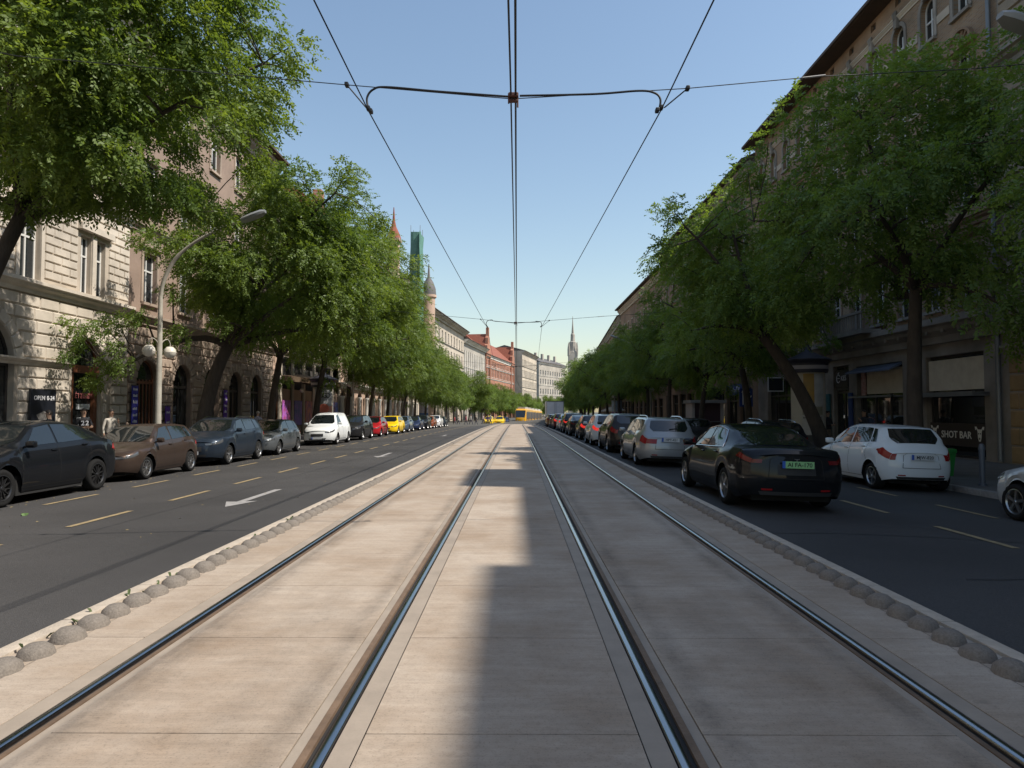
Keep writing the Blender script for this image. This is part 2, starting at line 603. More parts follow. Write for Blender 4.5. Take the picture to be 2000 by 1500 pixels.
# road markings
def dash_row(par, x, y0, n, m, w=0.11, ln=1.65, per=3.0):
    z0, z1 = road_z(x-w/2)+.005, road_z(x+w/2)+.005
    me = MB().add([(x-w/2,0,z0),(x+w/2,0,z1),(x+w/2,ln,z1),(x-w/2,ln,z0)], [(0,1,2,3)]).mesh('lane_dash', m)
    for i in range(n):
        s = y0 + i*per
        p, h = curve(s, 0)
        inst('lane_dash', me, par, (p.x, p.y, drop(s+.8)+.003), rz=-h)
dash_row(road_l, -6.68, 7.2, 30, yellow_paint)
dash_row(road_l, -8.98, 7.0, 30, yellow_paint)
dash_row(road_r, 6.32, 5.75, 30, yellow_paint)
dash_row(road_r, 8.0, 5.5, 30, yellow_paint, w=0.10)
def arrow(x, y):
    pts = [(0,0),(0.30,0.75),(0.08,0.70),(0.08,2.7),(-0.08,2.7),(-0.08,0.70),(-0.30,0.75)]
    P = [(x+a, y+b, zl(x+a)+.005+drop(y+b)) for a, b in pts]
    MB().add(P, [(0,1,2),(0,2,5),(0,5,6),(2,3,4,5)]).build('lane_arrow', white_paint, road_l, recalc=False)
arrow(-5.15, 12.1); arrow(-5.1, 25.0); arrow(-5.1, 47)
# tar seams across the carriageways
seam = mat('tar_seam', (0.018,0.018,0.02), 0.6)
for par, xs, y in ((road_l, (-11, -3.5), 19.5), (road_l, (-9, -3.5), 36), (road_r, (3.4, 9.8), 9.3), (road_r, (4.5, 9.9), 6.9)):
    P = []; Q = []
    rr = random.Random(int(y*10))
    for k in range(15):
        x = xs[0]+(xs[1]-xs[0])*k/14
        yy = y + rr.uniform(-.05,.05) + .2*math.sin(k*.5)
        P.append((x, yy, road_z(x)+.0045+drop(yy))); Q.append((x, yy+.022, road_z(x)+.0045+drop(yy)))
    mbs = MB().add(P+Q, [(k, k+1, 15+k+1, 15+k) for k in range(14)])
    mbs.build('tar_seam', seam, par)
# weeds in the kerb joint
wd = MB(); rr = random.Random(3)
for k in range(34):
    y = rr.choice([4.45, 5.0, 5.7, 6.2, 7.4, 8.3, 9.6]) + rr.gauss(0, .12); x = -3.15 + rr.uniform(-.04,.03)
    hgt = rr.uniform(.015,.06); a = rr.uniform(0, 2*PI); l = rr.uniform(.01,.05)
    d = Vector((math.cos(a), math.sin(a), 0)); n = Vector((-d.y, d.x, 0))*.008
    p = Vector((x,y,0.0))
    wd.add([p-n, p+n, p+d*l+Vector((0,0,hgt))+n*1.5, p+d*(l+.02)+Vector((0,0,hgt*1.05)), p+d*l+Vector((0,0,hgt))-n*1.5], [(0,1,2,3,4)])
tag(wd.build('weeds', mat('weed_green', (0.075,0.10,0.035), 0.8), recalc=False), 'small green weeds in the joint of the left kerb', 'weeds', kind='stuff')
c = Vector((-8.35, 11.6, zl(-8.35)+.012)); lf = MB()
pts = [c+Vector((.055*math.cos(a)*(1+.35*math.sin(3*a)), .045*math.sin(a)*(1+.3*math.cos(4*a)), .03*math.sin(2*a))) for a in [2*PI*k/14 for k in range(14)]]
lf.add([c+Vector((0,0,.03))]+pts, [(0,1+k,1+(k+1) % 14) for k in range(14)])
tag(lf.build('fallen_sprig', mat('sprig_green', (0.07,0.13,0.03), 0.6), recalc=False), 'small green leaf sprig lying on the left carriageway', 'leaf')

fl = MB(); rr = random.Random(21)
for k in range(420):
    y = rr.uniform(7, 40); x = -9.3 - abs(rr.gauss(0, .55)) if k % 5 else rr.uniform(-9.5, -4)
    if x < -11.5: x = -11.4
    a = rr.uniform(0, 2*PI); l = rr.uniform(.012,.032); z = zl(x)+.006+drop(y)
    d = Vector((math.cos(a), math.sin(a), 0))*l; n = Vector((-d.y, d.x, 0))*.45; p = Vector((x,y,z))
    fl.add([p-d, p+n, p+d, p-n+Vector((0,0,.008))], [(0,1,2,3)])
tag(fl.build('leaf_litter', mat('dry_leaf', (.22,.17,.08), .8), recalc=False), 'tiny dry leaves scattered beside the cars parked on the left', 'leaf litter', kind='stuff')
# ------------------------------------------------------------------ buildings
cream = mat('cream_stone', (0.70,0.62,0.52), 0.85, noise=(1.6,0.22), bump=(25,0.25), stain=(0.6,0.3))
cream_d = mat('cream_wall', (0.50,0.43,0.35), 0.9, noise=(1.2,0.25), bump=(25,0.2))
brown_st = mat('brown_stone', (0.47,0.365,0.285), 0.88, noise=(1.5,0.28), bump=(25,0.25), stain=(0.5,0.35))
brown_d = mat('brown_wall', (0.31,0.225,0.175), 0.9, noise=(1.0,0.25), bump=(25,0.2))
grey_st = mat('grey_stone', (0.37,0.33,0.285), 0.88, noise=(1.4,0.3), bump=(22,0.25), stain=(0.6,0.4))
plaster_pale = mat('pale_plaster', (0.58,0.50,0.40), 0.9, noise=(0.5,0.2), stain=(0.25,0.25))
plaster_grey = mat('grey_plaster', (0.47,0.43,0.37), 0.9, noise=(0.5,0.25), stain=(0.2,0.3))
plaster_white = mat('white_plaster', (0.76,0.72,0.65), 0.9, noise=(0.5,0.2), stain=(0.2,0.25))
plaster_pink = mat('pink_plaster', (0.52,0.37,0.28), 0.9, noise=(0.6,0.2), stain=(0.25,0.3))
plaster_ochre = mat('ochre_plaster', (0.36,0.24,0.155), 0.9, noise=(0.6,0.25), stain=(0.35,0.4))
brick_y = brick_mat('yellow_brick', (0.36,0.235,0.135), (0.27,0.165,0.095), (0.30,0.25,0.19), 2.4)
brick_r = brick_mat('red_brick', (0.42,0.135,0.07), (0.33,0.10,0.055), (0.40,0.28,0.2), 1.2)
red_tile = mat('red_roof', (0.27,0.085,0.05), 0.85, noise=(2,0.35), bump=(12,0.4))
grey_roof = mat('grey_roof', (0.13,0.12,0.115), 0.75, noise=(1,0.3))
soffit = mat('dark_timber', (0.085,0.055,0.04), 0.85, noise=(3,0.3))
core_m = mat('inner_wall', (0.05,0.045,0.04), 0.95)
glass = mat('window_glass', (0.022,0.027,0.030), 0.04, spec=0.75)
glass_l = mat('curtained_glass', (0.16,0.165,0.165), 0.06, spec=0.75, noise=(1.5,0.6))
shopglass = mat('shop_glass', (0.018,0.02,0.021), 0.02, spec=1.0)
white_fr = mat('white_frame', (0.62,0.61,0.58), 0.5)
brown_fr = mat('brown_frame', (0.20,0.075,0.035), 0.45, noise=(6,0.3))
dark_fr = mat('dark_frame', (0.035,0.03,0.028), 0.4)
black_m = mat('black_paint', (0.012,0.012,0.013), 0.4)
zinc = mat('zinc_pipe', (0.22,0.23,0.24), 0.5, metal=0.6, noise=(2,0.2))
blind_m = mat('cream_blind', (0.66,0.58,0.44), 0.8, noise=(2.2,0.3), col2=(0.54,0.45,0.33))

def outl(cx, z, w, h, arch=False, n=12):
    if not arch:
        return [(cx-w/2, z), (cx+w/2, z), (cx+w/2, z+h), (cx-w/2, z+h)]
    r = w/2; zs = z + h - r
    return [(cx-w/2, z), (cx+w/2, z)] + [(cx + r*math.cos(PI*k/n), zs + r*math.sin(PI*k/n)) for k in range(n+1)]

WCACHE = {}
def win_meshes(w, h, arch, fm, gm, kind):
    key = (round(w,3), round(h,3), arch, fm.name, gm.name, kind)
    if key in WCACHE: return WCACHE[key]
    fr = MB()
    f = 0.07
    o1 = outl(0, 0, w, h, arch)
    o2 = outl(0, f, w-2*f, h-2*f, arch)
    fr.ring(o1, o2, 0, 0.06)
    if kind != 'plain':
        hh = (h - w/2) if arch else h
        zt = hh*0.66
        fr.box(-w/2+f*.5, w/2-f*.5, -0.012, 0.05, zt-0.035, zt+0.035)
        fr.box(-0.035, 0.035, -0.006, 0.045, f*.5, hh if arch else h-f*.5)
    ga = MB(); ga.poly([(x, 0, z) for x, z in o2])
    WCACHE[key] = (fr.mesh('window', fm), ga.mesh('pane', gm))
    return WCACHE[key]

UB = MB()
i1, i2 = 0.035, 0.09
UB.add([(-.5,0,-.5),(.5,0,-.5),(.5,0,.5),(-.5,0,.5),(-.5+i1,-1,-.5+i2),(.5-i1,-1,-.5+i2),(.5-i1,-1,.5-i2),(-.5+i1,-1,.5-i2)],
       [(4,5,6,7),(0,1,5,4),(1,2,6,5),(2,3,7,6),(3,0,4,7)])

class Bld:
    def __init__(self, name, label, t0, t1, X=None, side=None, start=None, heading=0.0, cat='building', group=None):
        self.t0, self.t1 = t0, t1
        self.tc = (t0+t1)/2
        if start is None:
            self.sg = 1 if side == 'L' else -1
            loc = (X, self.tc, 0); rz = PI/2*self.sg
        else:
            d = Vector((math.sin(heading), math.cos(heading), 0))
            self.sg = 1 if side == 'L' else -1
            loc = Vector(start) + d*(self.tc)
            rz = (PI/2 - heading) if side == 'L' else (-PI/2 - heading)
        self.o = empty(name, loc, rz, label, cat, group)
        self.cnt = 0
    def x(self, t): return self.sg*(t-self.tc)
    def span(self, t0, t1):
        a, b = self.x(t0), self.x(t1)
        return (a, b) if a < b else (b, a)
    def wall(self, t0, t1, z0, z1, ops, m, depth=0.24, name='wall'):
        if z0 == -.3: z0 = -2.2
        a, b = self.span(t0, t1)
        loops = [[Vector((a,z0,0)), Vector((b,z0,0)), Vector((b,z1,0)), Vector((a,z1,0))]]
        for (t,z,w,h,arch) in ops:
            loops.append([Vector((p[0],p[1],0)) for p in outl(self.x(t), z, w, h, arch)])
        tris = tessellate_polygon(loops)
        flat = [v for l in loops for v in l]
        mb = MB()
        mb.add([(v.x, 0, v.y) for v in flat], [tuple(t) for t in tris])
        for l in loops[1:]:
            n = len(l)
            mb.add([(v.x,0,v.y) for v in l]+[(v.x,depth,v.y) for v in l], [(i,(i+1)%n,n+(i+1)%n,n+i) for i in range(n)])
        return mb.build(name, m, self.o, recalc=False)
    def box(self, name, t0, t1, n0, n1, z0, z1, m, parent=None):
        a, b = self.span(t0, t1)
        return MB().box(a, b, -n1, -n0, z0, z1).build(name, m, parent or self.o)
    def core(self, H, m=None, t0=None, t1=None, depth=13):
        a, b = self.span(self.t0 if t0 is None else t0, self.t1 if t1 is None else t1)
        mb = MB()
        mb.box(a+.02, b-.02, 0.35, depth, -2.2, H-0.05, 0)
        mb.add([(a,0,-2.2),(a,depth,-2.2),(a,depth,H),(a,0,H)], [(0,1,2,3)], 1)
        mb.add([(b,0,-2.2),(b,depth,-2.2),(b,depth,H),(b,0,H)], [(0,1,2,3)], 1)
        mb.add([(a,depth+.01,-2.2),(b,depth+.01,-2.2),(b,depth+.01,H),(a,depth+.01,H)], [(0,1,2,3)], 1)
        return mb.build('rear_walls', [core_m, m or plaster_grey], self.o, recalc=False)
    def cornice(self, t0, t1, z, h, d, m, name='cornice'):
        a, b = self.span(t0, t1)
        pr = [(0.02,z),(-d*.3,z),(-d*.36,z+.3*h),(-d*.7,z+.5*h),(-d*.78,z+.66*h),(-d,z+.74*h),(-d,z+h),(0.02,z+h)]
        return MB().prism(pr, a, b, plane='YZ').build(name, m, self.o)
    def roof(self, z, over, m, ridge=3.0, depth=13, eave_m=None):
        a, b = self.span(self.t0, self.t1)
        pr = [(-over, z), (-over, z+.12), (depth*.5, z+.12+ridge), (depth+.3, z+.12), (depth+.3, z)]
        r_ = MB().prism(pr, a, b, plane='YZ').build('roof', m, self.o)
        # gutter along the eave
        MB().box(a, b, -over-.10, -over+.02, z-.04, z+.10).build('gutter', eave_m or soffit, r_)
        return r_
    def eave(self, z, over, m, hb=0.55):
        """soffit boards with rafter brackets"""
        a, b = self.span(self.t0, self.t1)
        MB().box(a, b, -over+.01, 0.0, z-.07, z-.003).build('soffit', m, self.o)
    def window(self, t, z, w, h, arch=False, fm=None, gm=None, kind='cross', rec=0.17, sill=None, sur=None, hood=None):
        fm = fm or white_fr
        self.cnt += 1
        gm = gm or (glass_l if (self.cnt*7) % 5 < 1 else glass)
        fme, gme = win_meshes(w, h, arch, fm, gm, kind)
        o = inst('window', fme, self.o, (self.x(t), rec, z))
        inst('pane', gme, o, (0, 0.03, 0))
        if sill:
            key = ('sill', round(w,2), sill.name)
            if key not in WCACHE:
                WCACHE[key] = MB().box(-w/2-.12, w/2+.12, -.14, .12, -.12, -.003).mesh('sill', sill)
            inst('sill', WCACHE[key], o, (0, -rec, 0))
        if sur:
            key = ('sur', round(w,2), round(h,2), arch, sur.name, hood)
            if key not in WCACHE:
                mb = MB()
                e = 0.16
                if arch:
                    mb.ring(outl(0,0,w+2*e,h+e,True), outl(0,0.0,w,h,True), -.05, .005)
                else:
                    mb.box(-w/2-e, -w/2-.002, -.05, .005, 0, h+e)
                    mb.box(w/2+.002, w/2+e, -.05, .005, 0, h+e)
                    mb.box(-w/2-.002, w/2+.002, -.05, .005, h+.002, h+e)
                if hood == 'flat':
                    mb.prism([(-.02,h+e+.10),(-.20,h+e+.20),(-.24,h+e+.30),(.0,h+e+.30),(0,h+e+.10)], -w/2-.32, w/2+.32, plane='YZ')
                if hood == 'gable':
                    zz = h+e+.06
                    mb.prism([(-w/2-.35,zz),(w/2+.35,zz),(w/2+.35,zz+.1),(0,zz+.55),(-w/2-.35,zz+.1)], -.2, 0.0)
                if hood == 'fan':
                    zz = h+e+.02; r_ = w/2+.18
                    pts = [(r_*math.cos(PI*k/12), zz+.10+r_*.85*math.sin(PI*k/12)) for k in range(13)]
                    pin = [(.82*r_*math.cos(PI*k/12), zz+.14+r_*.68*math.sin(PI*k/12)) for k in range(13)]
                    mb.ring(pts, pin, -.16, 0.0)
                    mb.prism(pin, -.05, 0.0)
                    for k in range(1, 12, 2):
                        c_, s_ = math.cos(PI*k/12), math.sin(PI*k/12)
                        mb.tube([(.2*r_*c_, -.06, zz+.16+.15*r_*s_), (.78*r_*c_, -.08, zz+.14+.64*r_*s_)], [.02,.05], 5)
                    mb.box(-w/2-.3, w/2+.3, -.18, 0, zz-.06, zz+.09)
                if hood == 'key':
                    zz = h+.02
                    mb.rbox((0,-.09,zz+.14), (.24,.18,.5), .05)
                    mb.tube([(0,-.12,zz+.3),(0,-.16,zz+.5),(.02,-.1,zz+.66)], [.1,.12,.04], 6)
                WCACHE[key] = mb.mesh('surround', sur)
            inst('surround', WCACHE[key], o, (0, -rec, 0))
        return o
    def blocks(self, t0, t1, z0, z1, course, blen, ops, m, depth=0.05, ring=0.42, margin=0.17, seed=1):
        key = ('block', m.name)
        if key not in WCACHE: WCACHE[key] = UB.mesh('stone_block', m)
        me = WCACHE[key]
        rr = random.Random(seed)
        rows = max(1, round((z1-z0)/course)); ch = (z1-z0)/rows
        made = 0
        for r_ in range(rows):
            za = z0 + r_*ch; zm = za+ch/2
            cuts = []
            for (t,z,w,h,arch) in ops:
                if za+ch <= z-.14 or za >= z+h+(ring if arch else margin): continue
                if not arch:
                    cuts.append((t-w/2-margin, t+w/2+margin))
                else:
                    rad = w/2; zs = z+h-rad
                    if zm < zs: cuts.append((t-rad-.16, t+rad+.16))
                    else:
                        ro = rad+ring; dz = zm-zs
                        if dz < ro:
                            hw = math.sqrt(ro*ro-dz*dz)
                            cuts.append((t-hw, t+hw))
            cuts.sort()
            iv = []; cur = t0
            for a, b in cuts:
                if a > cur: iv.append((cur, min(a, t1)))
                cur = max(cur, b)
            if cur < t1: iv.append((cur, t1))
            for a, b in iv:
                ln = b-a
                if ln < 0.14: continue
                n = max(1, round(ln/blen))
                bl = ln/n
                edges = [a + bl*i for i in range(n+1)]
                if n > 1 and r_ % 2:
                    edges = [a] + [a + bl*(i+.5) for i in range(n)] + [b]
                for p, q in zip(edges[:-1], edges[1:]):
                    if q-p < .1: continue
                    inst('stone_block', me, self.o, (self.x((p+q)/2), 0.002, zm),
                         scale=(q-p-.028, depth*rr.uniform(.85,1.15), ch-.034))
                    made += 1
        return made
    def voussoirs(self, t, z, w, h, m, ring=0.42, k=11, depth=0.06, drop=0):
        rad = w/2; zs = z+h-rad
        key = ('vous', round(rad,2), k, m.name, ring)
        if key not in WCACHE:
            mb = MB(); da = PI/k*.46
            r0, r1 = rad+.005, rad+ring-.02
            def pt(r_, a, y): return (r_*math.sin(a), y, r_*math.cos(a))
            vs = [pt(r0,-da,0),pt(r0,da,0),pt(r1,da,0),pt(r1,-da,0),
                  pt(r0+.02,-da*.86,-depth),pt(r0+.02,da*.86,-depth),pt(r1-.03,da*.92,-depth),pt(r1-.03,-da*.92,-depth)]
            mb.add(vs, [(4,5,6,7),(0,1,5,4),(1,2,6,5),(2,3,7,6),(3,0,4,7)])
            WCACHE[key] = mb.mesh('voussoir', m)
        for i in range(k):
            a = -PI/2 + PI*(i+.5)/k
            inst('voussoir', WCACHE[key], self.o, (self.x(t), 0.001, zs), rot=(0, a, 0))

def shop_fill(b, t, z, w, h, arch=False, fm=dark_fr, gm=shopglass, rec=0.2, bars=1, trans=None, name='shop_window'):
    """glazed shop front filling an opening"""
    mb = MB(); f = .09
    mb.ring(outl(0,0,w,h,arch), outl(0,f,w-2*f,h-2*f,arch), 0, .08)
    for i in range(bars):
        xx = -w/2 + w*(i+1)/(bars+1)
        mb.box(xx-.035, xx+.035, -.01, .07, f*.5, (h-w/2) if arch else h-f*.5)
    if trans: mb.box(-w/2+.03, w/2-.03, -.015, .075, trans-.06, trans+.06)
    o = mb.build(name, fm, b.o, (b.x(t), rec, z))
    MB().poly([(x,0.035,zz) for x, zz in outl(0,f,w-2*f,h-2*f,arch)]).build('pane', gm, o)
    return o

XL, XR = -16.3, 15.9
# ---- left 1: rusticated cream corner building
L1 = Bld('corner_building', 'cream stone building with rough cut blocks and two arched openings, far left', -12, 28.4, XL, 'L')
g_ops = [(20.55,-.15,2.9,4.75,True), (25.75,-.15,1.75,4.45,True), (16.2,-.15,2.9,4.75,True), (11.9,-.15,2.9,4.75,True)]
u_ops = [(22.55,5.95,1.0,2.2,False), (25.52,5.95,.62,2.2,False), (26.42,5.95,.62,2.2,False), (19.6,5.95,1.0,2.2,False)]
hi_ops = []
for t in (10, 13, 16, 19.6, 22.55, 25.95):
    hi_ops += [(t,10.2,1.1,2.3,False), (t,14.3,1.1,2.0,False)]
L1.wall(-12, 28.4, -.3, 18.1, g_ops+u_ops+hi_ops, cream_d)
L1.blocks(18.2, 26.98, -.15, 3.05, .42, .95, g_ops, cream, seed=1)
L1.blocks(18.2, 26.98, 3.32, 5.45, .42, .95, g_ops, cream, seed=2)
L1.blocks(18.2, 28.36, 6.1, 9.2, .31, .85, u_ops, cream, seed=3, margin=.2)
L1.blocks(27.25, 28.3, -.15, 2.95, .38, .6, [], cream, seed=4, depth=.10)
L1.blocks(26.98, 28.36, 3.32, 5.45, .42, .7, [], cream, seed=5)
for o_ in g_ops[:2]: L1.voussoirs(*o_[:4], cream, k=11 if o_[2] > 2 else 9)
L1.cornice(-12, 24.65, 3.06, .24, .2, cream, 'impost_band')
L1.cornice(26.8, 28.4, 3.02, .28, .3, cream, 'impost_band')
L1.cornice(-12, 28.4, 5.46, .42, .34, cream, 'string_course')
L1.cornice(-12, 28.4, 9.25, .4, .3, cream, 'string_course')
L1.cornice(-12, 28.4, 17.2, .85, .6, cream)
for t,z,w,h,a in u_ops: L1.window(t,z,w,h, sill=cream, sur=cream if w > .8 else None, hood='flat' if w > .8 else None)
L1.box('window_pier', 25.85, 26.09, 0.0, .06, 5.95, 8.3, cream)
L1.box('window_hood', 24.95, 27.0, 0.0, .22, 8.32, 8.55, cream)
for t,z,w,h,a in hi_ops: L1.window(t,z,w,h, sill=cream, sur=cream)
shop_fill(L1, *g_ops[0][:4], True, dark_fr, trans=3.2, bars=1)
for k in (2, 3): shop_fill(L1, *g_ops[k][:4], True, dark_fr, trans=3.2, bars=1)
d_ = shop_fill(L1, *g_ops[1][:4], True, brown_fr, trans=3.25, bars=0, name='door')
MB().box(-.85,-.62,-.10,.05,.1,3.1).box(.62,.80,-.10,.05,.1,3.1).box(-.85,.85,-.14,.05,3.12,3.4).box(-.6,.6,-.04,.05,.1,.75).build('door_posts', brown_fr, d_)
pink_l = mat('pink_lettering', (0.62,0.20,0.19), 0.6)
inst('lettering', text_mesh('ÉTTEREM', .26, pink_l, .006, .006), d_, (0.12,-.03,2.25))
paper = mat('menu_paper', (0.55,0.58,0.6), 0.7, noise=(9,0.3))
MB().box(-.25,.1,-.02,.0,.9,1.45).box(.2,.5,-.02,0,.85,1.45).box(-.3,.5,-.02,0,1.75,1.95).build('menu_sheets', paper, d_)
L1.roof(18.1, .9, grey_roof); L1.eave(18.1, .9, soffit); L1.core(18.1, cream_d)

# ---- left 2: brown arcade building
L2 = Bld('arcade_building', 'pinkish brown stone building with a row of round arches behind the thick leaning tree', 28.4, 45.4, XL, 'L')
g2 = [(30.0+3.15*i,-.15,1.72,3.95,True) for i in range(5)]
u2 = [(30.0+3.15*i,6.3,1.1,2.2,False) for i in range(5)] + [(30.0+3.15*i,10.4,1.1,2.2,False) for i in range(5)] + [(30.0+3.15*i,14.4,1.1,2.0,False) for i in range(5)]
L2.wall(28.4, 45.4, -.3, 18.1, g2+u2, brown_d)
L2.blocks(28.45, 45.35, -.15, 5.2, .41, .9, g2, brown_st, seed=7, ring=.5)
for o_ in g2: L2.voussoirs(*o_[:4], brown_st, ring=.5, k=9)
L2.cornice(28.4, 45.4, 5.3, .45, .32, brown_st, 'string_course')
L2.cornice(28.4, 45.4, 9.3, .35, .25, brown_st, 'string_course')
L2.cornice(28.4, 45.4, 17.2, .85, .6, brown_st)
for i, (t,z,w,h,a) in enumerate(u2): L2.window(t,z,w,h, sill=brown_st, sur=brown_st, hood='gable' if z < 8 else None)
for i, o_ in enumerate(g2):
    if i == 0:
        s_ = shop_fill(L2, *o_[:4], True, brown_fr, trans=2.95, bars=5, name='door')
    else:
        shop_fill(L2, *o_[:4], True, dark_fr, trans=2.85, bars=1)
L2.roof(18.1, .9, grey_roof); L2.eave(18.1, .9, soffit); L2.core(18.1, brown_d)
# banners on the piers
blue_b = mat('blue_banner', (0.035,0.035,0.30), 0.6)
purple_b = mat('purple_banner', (0.11,0.035,0.33), 0.6)
white_l = mat('white_lettering', (0.72,0.72,0.74), 0.6)
def banner(name, label, t, z0, z1, w, m, marks):
    e = empty(name, (XL+.16, t, z0), PI/2, label, 'banner', 'vertical banners on the arcade piers')
    MB().box(-w/2, w/2, -.012, .012, 0, z1-z0).build('cloth', m, e)
    mb = MB(); rr = random.Random(int(t*10))
    mb.box(-w/2-.03, w/2+.03, -.02, .02, z1-z0, z1-z0+.04).box(-w/2-.03, w/2+.03, -.02, .02, -.04, 0)
    mb.tube([(0,.0,z1-z0+.02),(0,.16,z1-z0+.02)], .015, 6)
    mb.build('rod', dark_fr, e)
    mk = MB()
    for k in range(marks):
        zz = (z1-z0)*(1-(k+.7)/(marks+.5))
        for q in range(4):
            xx = -w*.32 + q*w*.18
            mk.box(xx, xx+w*.12, -.018, -.013, zz, zz+rr.uniform(.07,.13))
    mk.build('print', white_l, e)
banner('banner', 'tall royal blue banner with white print beside the wooden arcade door', 28.75, .55, 2.6, .46, blue_b, 7)
banner('banner', 'short violet banner on the pier behind the street lamp post', 31.5, .6, 1.75, .42, purple_b, 2)
banner('banner', 'tall violet banner to the right of the thick leaning trunk', 37.75, .5, 2.7, .42, purple_b, 6)

# ---- left 3: theatre
L3 = Bld('theatre_building', 'tan theatre front with a curved glass entrance canopy', 45.4, 62.0, XL, 'L')
g3 = [(48.0+2.6*i,-.15,1.9,3.3,False) for i in range(6)]
u3 = [(47.6+2.8*i,6.5,1.2,2.6,True) for i in range(6)] + [(47.6+2.8*i,11.2,1.1,2.2,False) for i in range(6)]
L3.wall(45.4, 62, -.3, 16.2, g3+u3, plaster_pink)
L3.cornice(45.4, 62, 5.4, .4, .3, plaster_pale, 'string_course')
L3.cornice(45.4, 62, 15.3, .8, .6, plaster_pale)
for t,z,w,h,a in u3: L3.window(t,z,w,h,a, sill=plaster_pale, sur=plaster_pale)
pc = [(0.30,0.03,0.04),(0.05,0.13,0.36),(0.18,0.06,0.30),(0.14,0.05,0.26),(0.34,0.12,0.05),(0.25,0.07,0.08)]
for i, o_ in enumerate(g3):
    s_ = shop_fill(L3, *o_[:4], False, brown_fr, bars=1, trans=2.4)
    pm = mat('poster_%d' % i, pc[i], 0.5, noise=(2.3,0.5), col2=tuple(min(1, c*2.2+.04) for c in pc[(i+2) % 6]))
    MB().box(-.85, .85, -.30, -.26, .7, 2.5).build('poster', pm, s_)
for i in range(7):
    L3.box('pilaster', 46.55+2.6*i, 46.95+2.6*i, 0, .12, -.2, 5.3, plaster_pale)
L3.roof(16.2, .8, red_tile, ridge=4); L3.eave(16.2, .8, soffit); L3.core(16.2, plaster_pink)
can = empty('entrance_canopy', (XL, 52.0, 3.6), PI/2, 'curved iron and glass canopy over the theatre entrance', 'canopy')
mb = MB(); N = 18
ring_o = [(5.2*math.cos(PI+PI*k/N), 2.6*math.sin(PI+PI*k/N)) for k in range(N+1)]
mb.add([(x, y, .10-.25*(-y/2.6)) for x, y in ring_o] + [(x*.99, y*.99, .45-.25*(-y/2.6)) for x, y in ring_o] + [(0, 0, .75)],
       [(k, k+1, N+2+k, N+1+k) for k in range(N)] + [(N+1+k, N+2+k, 2*N+2) for k in range(N)])
mb.build('canopy_shell', mat('canopy_bronze', (0.13,0.085,0.05), 0.5, metal=.4, noise=(4,.4)), can, smooth=30)
mb = MB()
for k in range(0, N+1, 2):
    x, y = ring_o[k]
    mb.tube([(0,-.02,.1), (x*.5,y*.5,-.02), (x*.98,y*.98,-.10)], .05, 6)
mb.build('rib', soffit, can)
for k in (3, 6, 9, 12, 15):
    x, y = ring_o[k]
    MB().lathe([(0.0,-.17),(.10,-.13),(.15,0),(.10,.13),(.0,.17)], 10, (x*.8, y*.8, -.55)).tube([(x*.8,y*.8,-.38),(x*.8,y*.8,-.05)], .015, 5).build('globe_lamp', mat('opal_glass', (0.62,0.58,0.5), 0.25), can, smooth=True)

# ---- left 4: pale building with an arcade of white columns
L4 = Bld('column_arcade_building', 'pale building with white columns along its shops and red roof above the trees', 62.0, 100.0, XL, 'L')
g4 = [(64.0+3.4*i,-.15,2.3,3.9,True) for i in range(11)]
u4 = []
for z in (6.3, 10.3, 14.2): u4 += [(64.0+3.4*i,z,1.15,2.2,False) for i in range(11)]
L4.wall(62, 100, -.3, 18.6, g4+u4, plaster_pink)
for i in range(12):
    t = 62.3+3.4*i
    o_ = MB().lathe([(.30,0),(.30,.18),(.23,.25),(.21,3.0),(.30,3.12),(.30,3.3)], 12).build('column', plaster_white, L4.o, (L4.x(t), -.32, -.15), smooth=40)
for o_ in g4: shop_fill(L4, *o_[:4], True, dark_fr, trans=2.7)
for t,z,w,h,a in u4: L4.window(t,z,w,h, sill=plaster_white, sur=plaster_white)
L4.cornice(62, 100, 3.9, .5, .55, plaster_white, 'string_course')
L4.cornice(62, 100, 17.7, .9, .7, plaster_white)
L4.roof(18.6, .8, red_tile, ridge=5.5); L4.core(18.6, plaster_pale)
for t in (72, 81, 90):
    L4.box('chimney', t, t+1.1, -5.5, -4.6, 20.5, 25.5, brick_r)
tur = empty('roof_turret', (XL+.2, 88.5, 18.4), 0, 'slim brick and stone turret with a spike on the left roofline', 'turret')
MB().box(-.7,.7,-.7,.7,0,5.6).box(-.9,.9,-.9,.9,5.6,5.95).build('shaft', plaster_pink, tur)
MB().lathe([(1.0,0),(.85,.5),(.35,1.6),(.18,2.4),(.05,4.2)], 8, (0,0,5.95)).build('cap', red_tile, tur)

# ---- left 5: house with green scaffold net and domed corner
L5 = Bld('corner_house', 'cream house with a domed corner turret where the street bends', 100.0, 121.0, XL+.4, 'L')
u5 = []
for z in (1.0, 6.0, 10.0, 14.0, 17.6): u5 += [(102.5+3.2*i,z,1.2,2.2,False) for i in range(6)]
L5.wall(100, 121, -.3, 21.5, u5, plaster_pale)
for t,z,w,h,a in u5: L5.window(t,z,w,h, sill=plaster_white, sur=plaster_white)
L5.cornice(100, 121, 20.6, .9, .7, plaster_white)
L5.roof(21.5, .7, grey_roof, ridge=4); L5.core(21.5, plaster_pale)
cor = empty('corner_turret', (XL+1.2, 116.5, 0), 0, 'round corner turret with a dark pointed dome behind the green net', 'turret')
MB().lathe([(1.1,-.2),(1.1,21.5),(1.35,21.7),(1.35,22.1)], 14).build('shaft', plaster_pink, cor, smooth=30)
MB().lathe([(1.3,22.1),(1.2,23.2),(.8,24.3),(.25,25.2),(.08,27.5)], 14).build('dome', grey_roof, cor, smooth=30)
net = empty('scaffold_tower', (XL+1.9, 97.5, 0), 0, 'tall narrow scaffold wrapped in green netting on the left facade', 'scaffold')
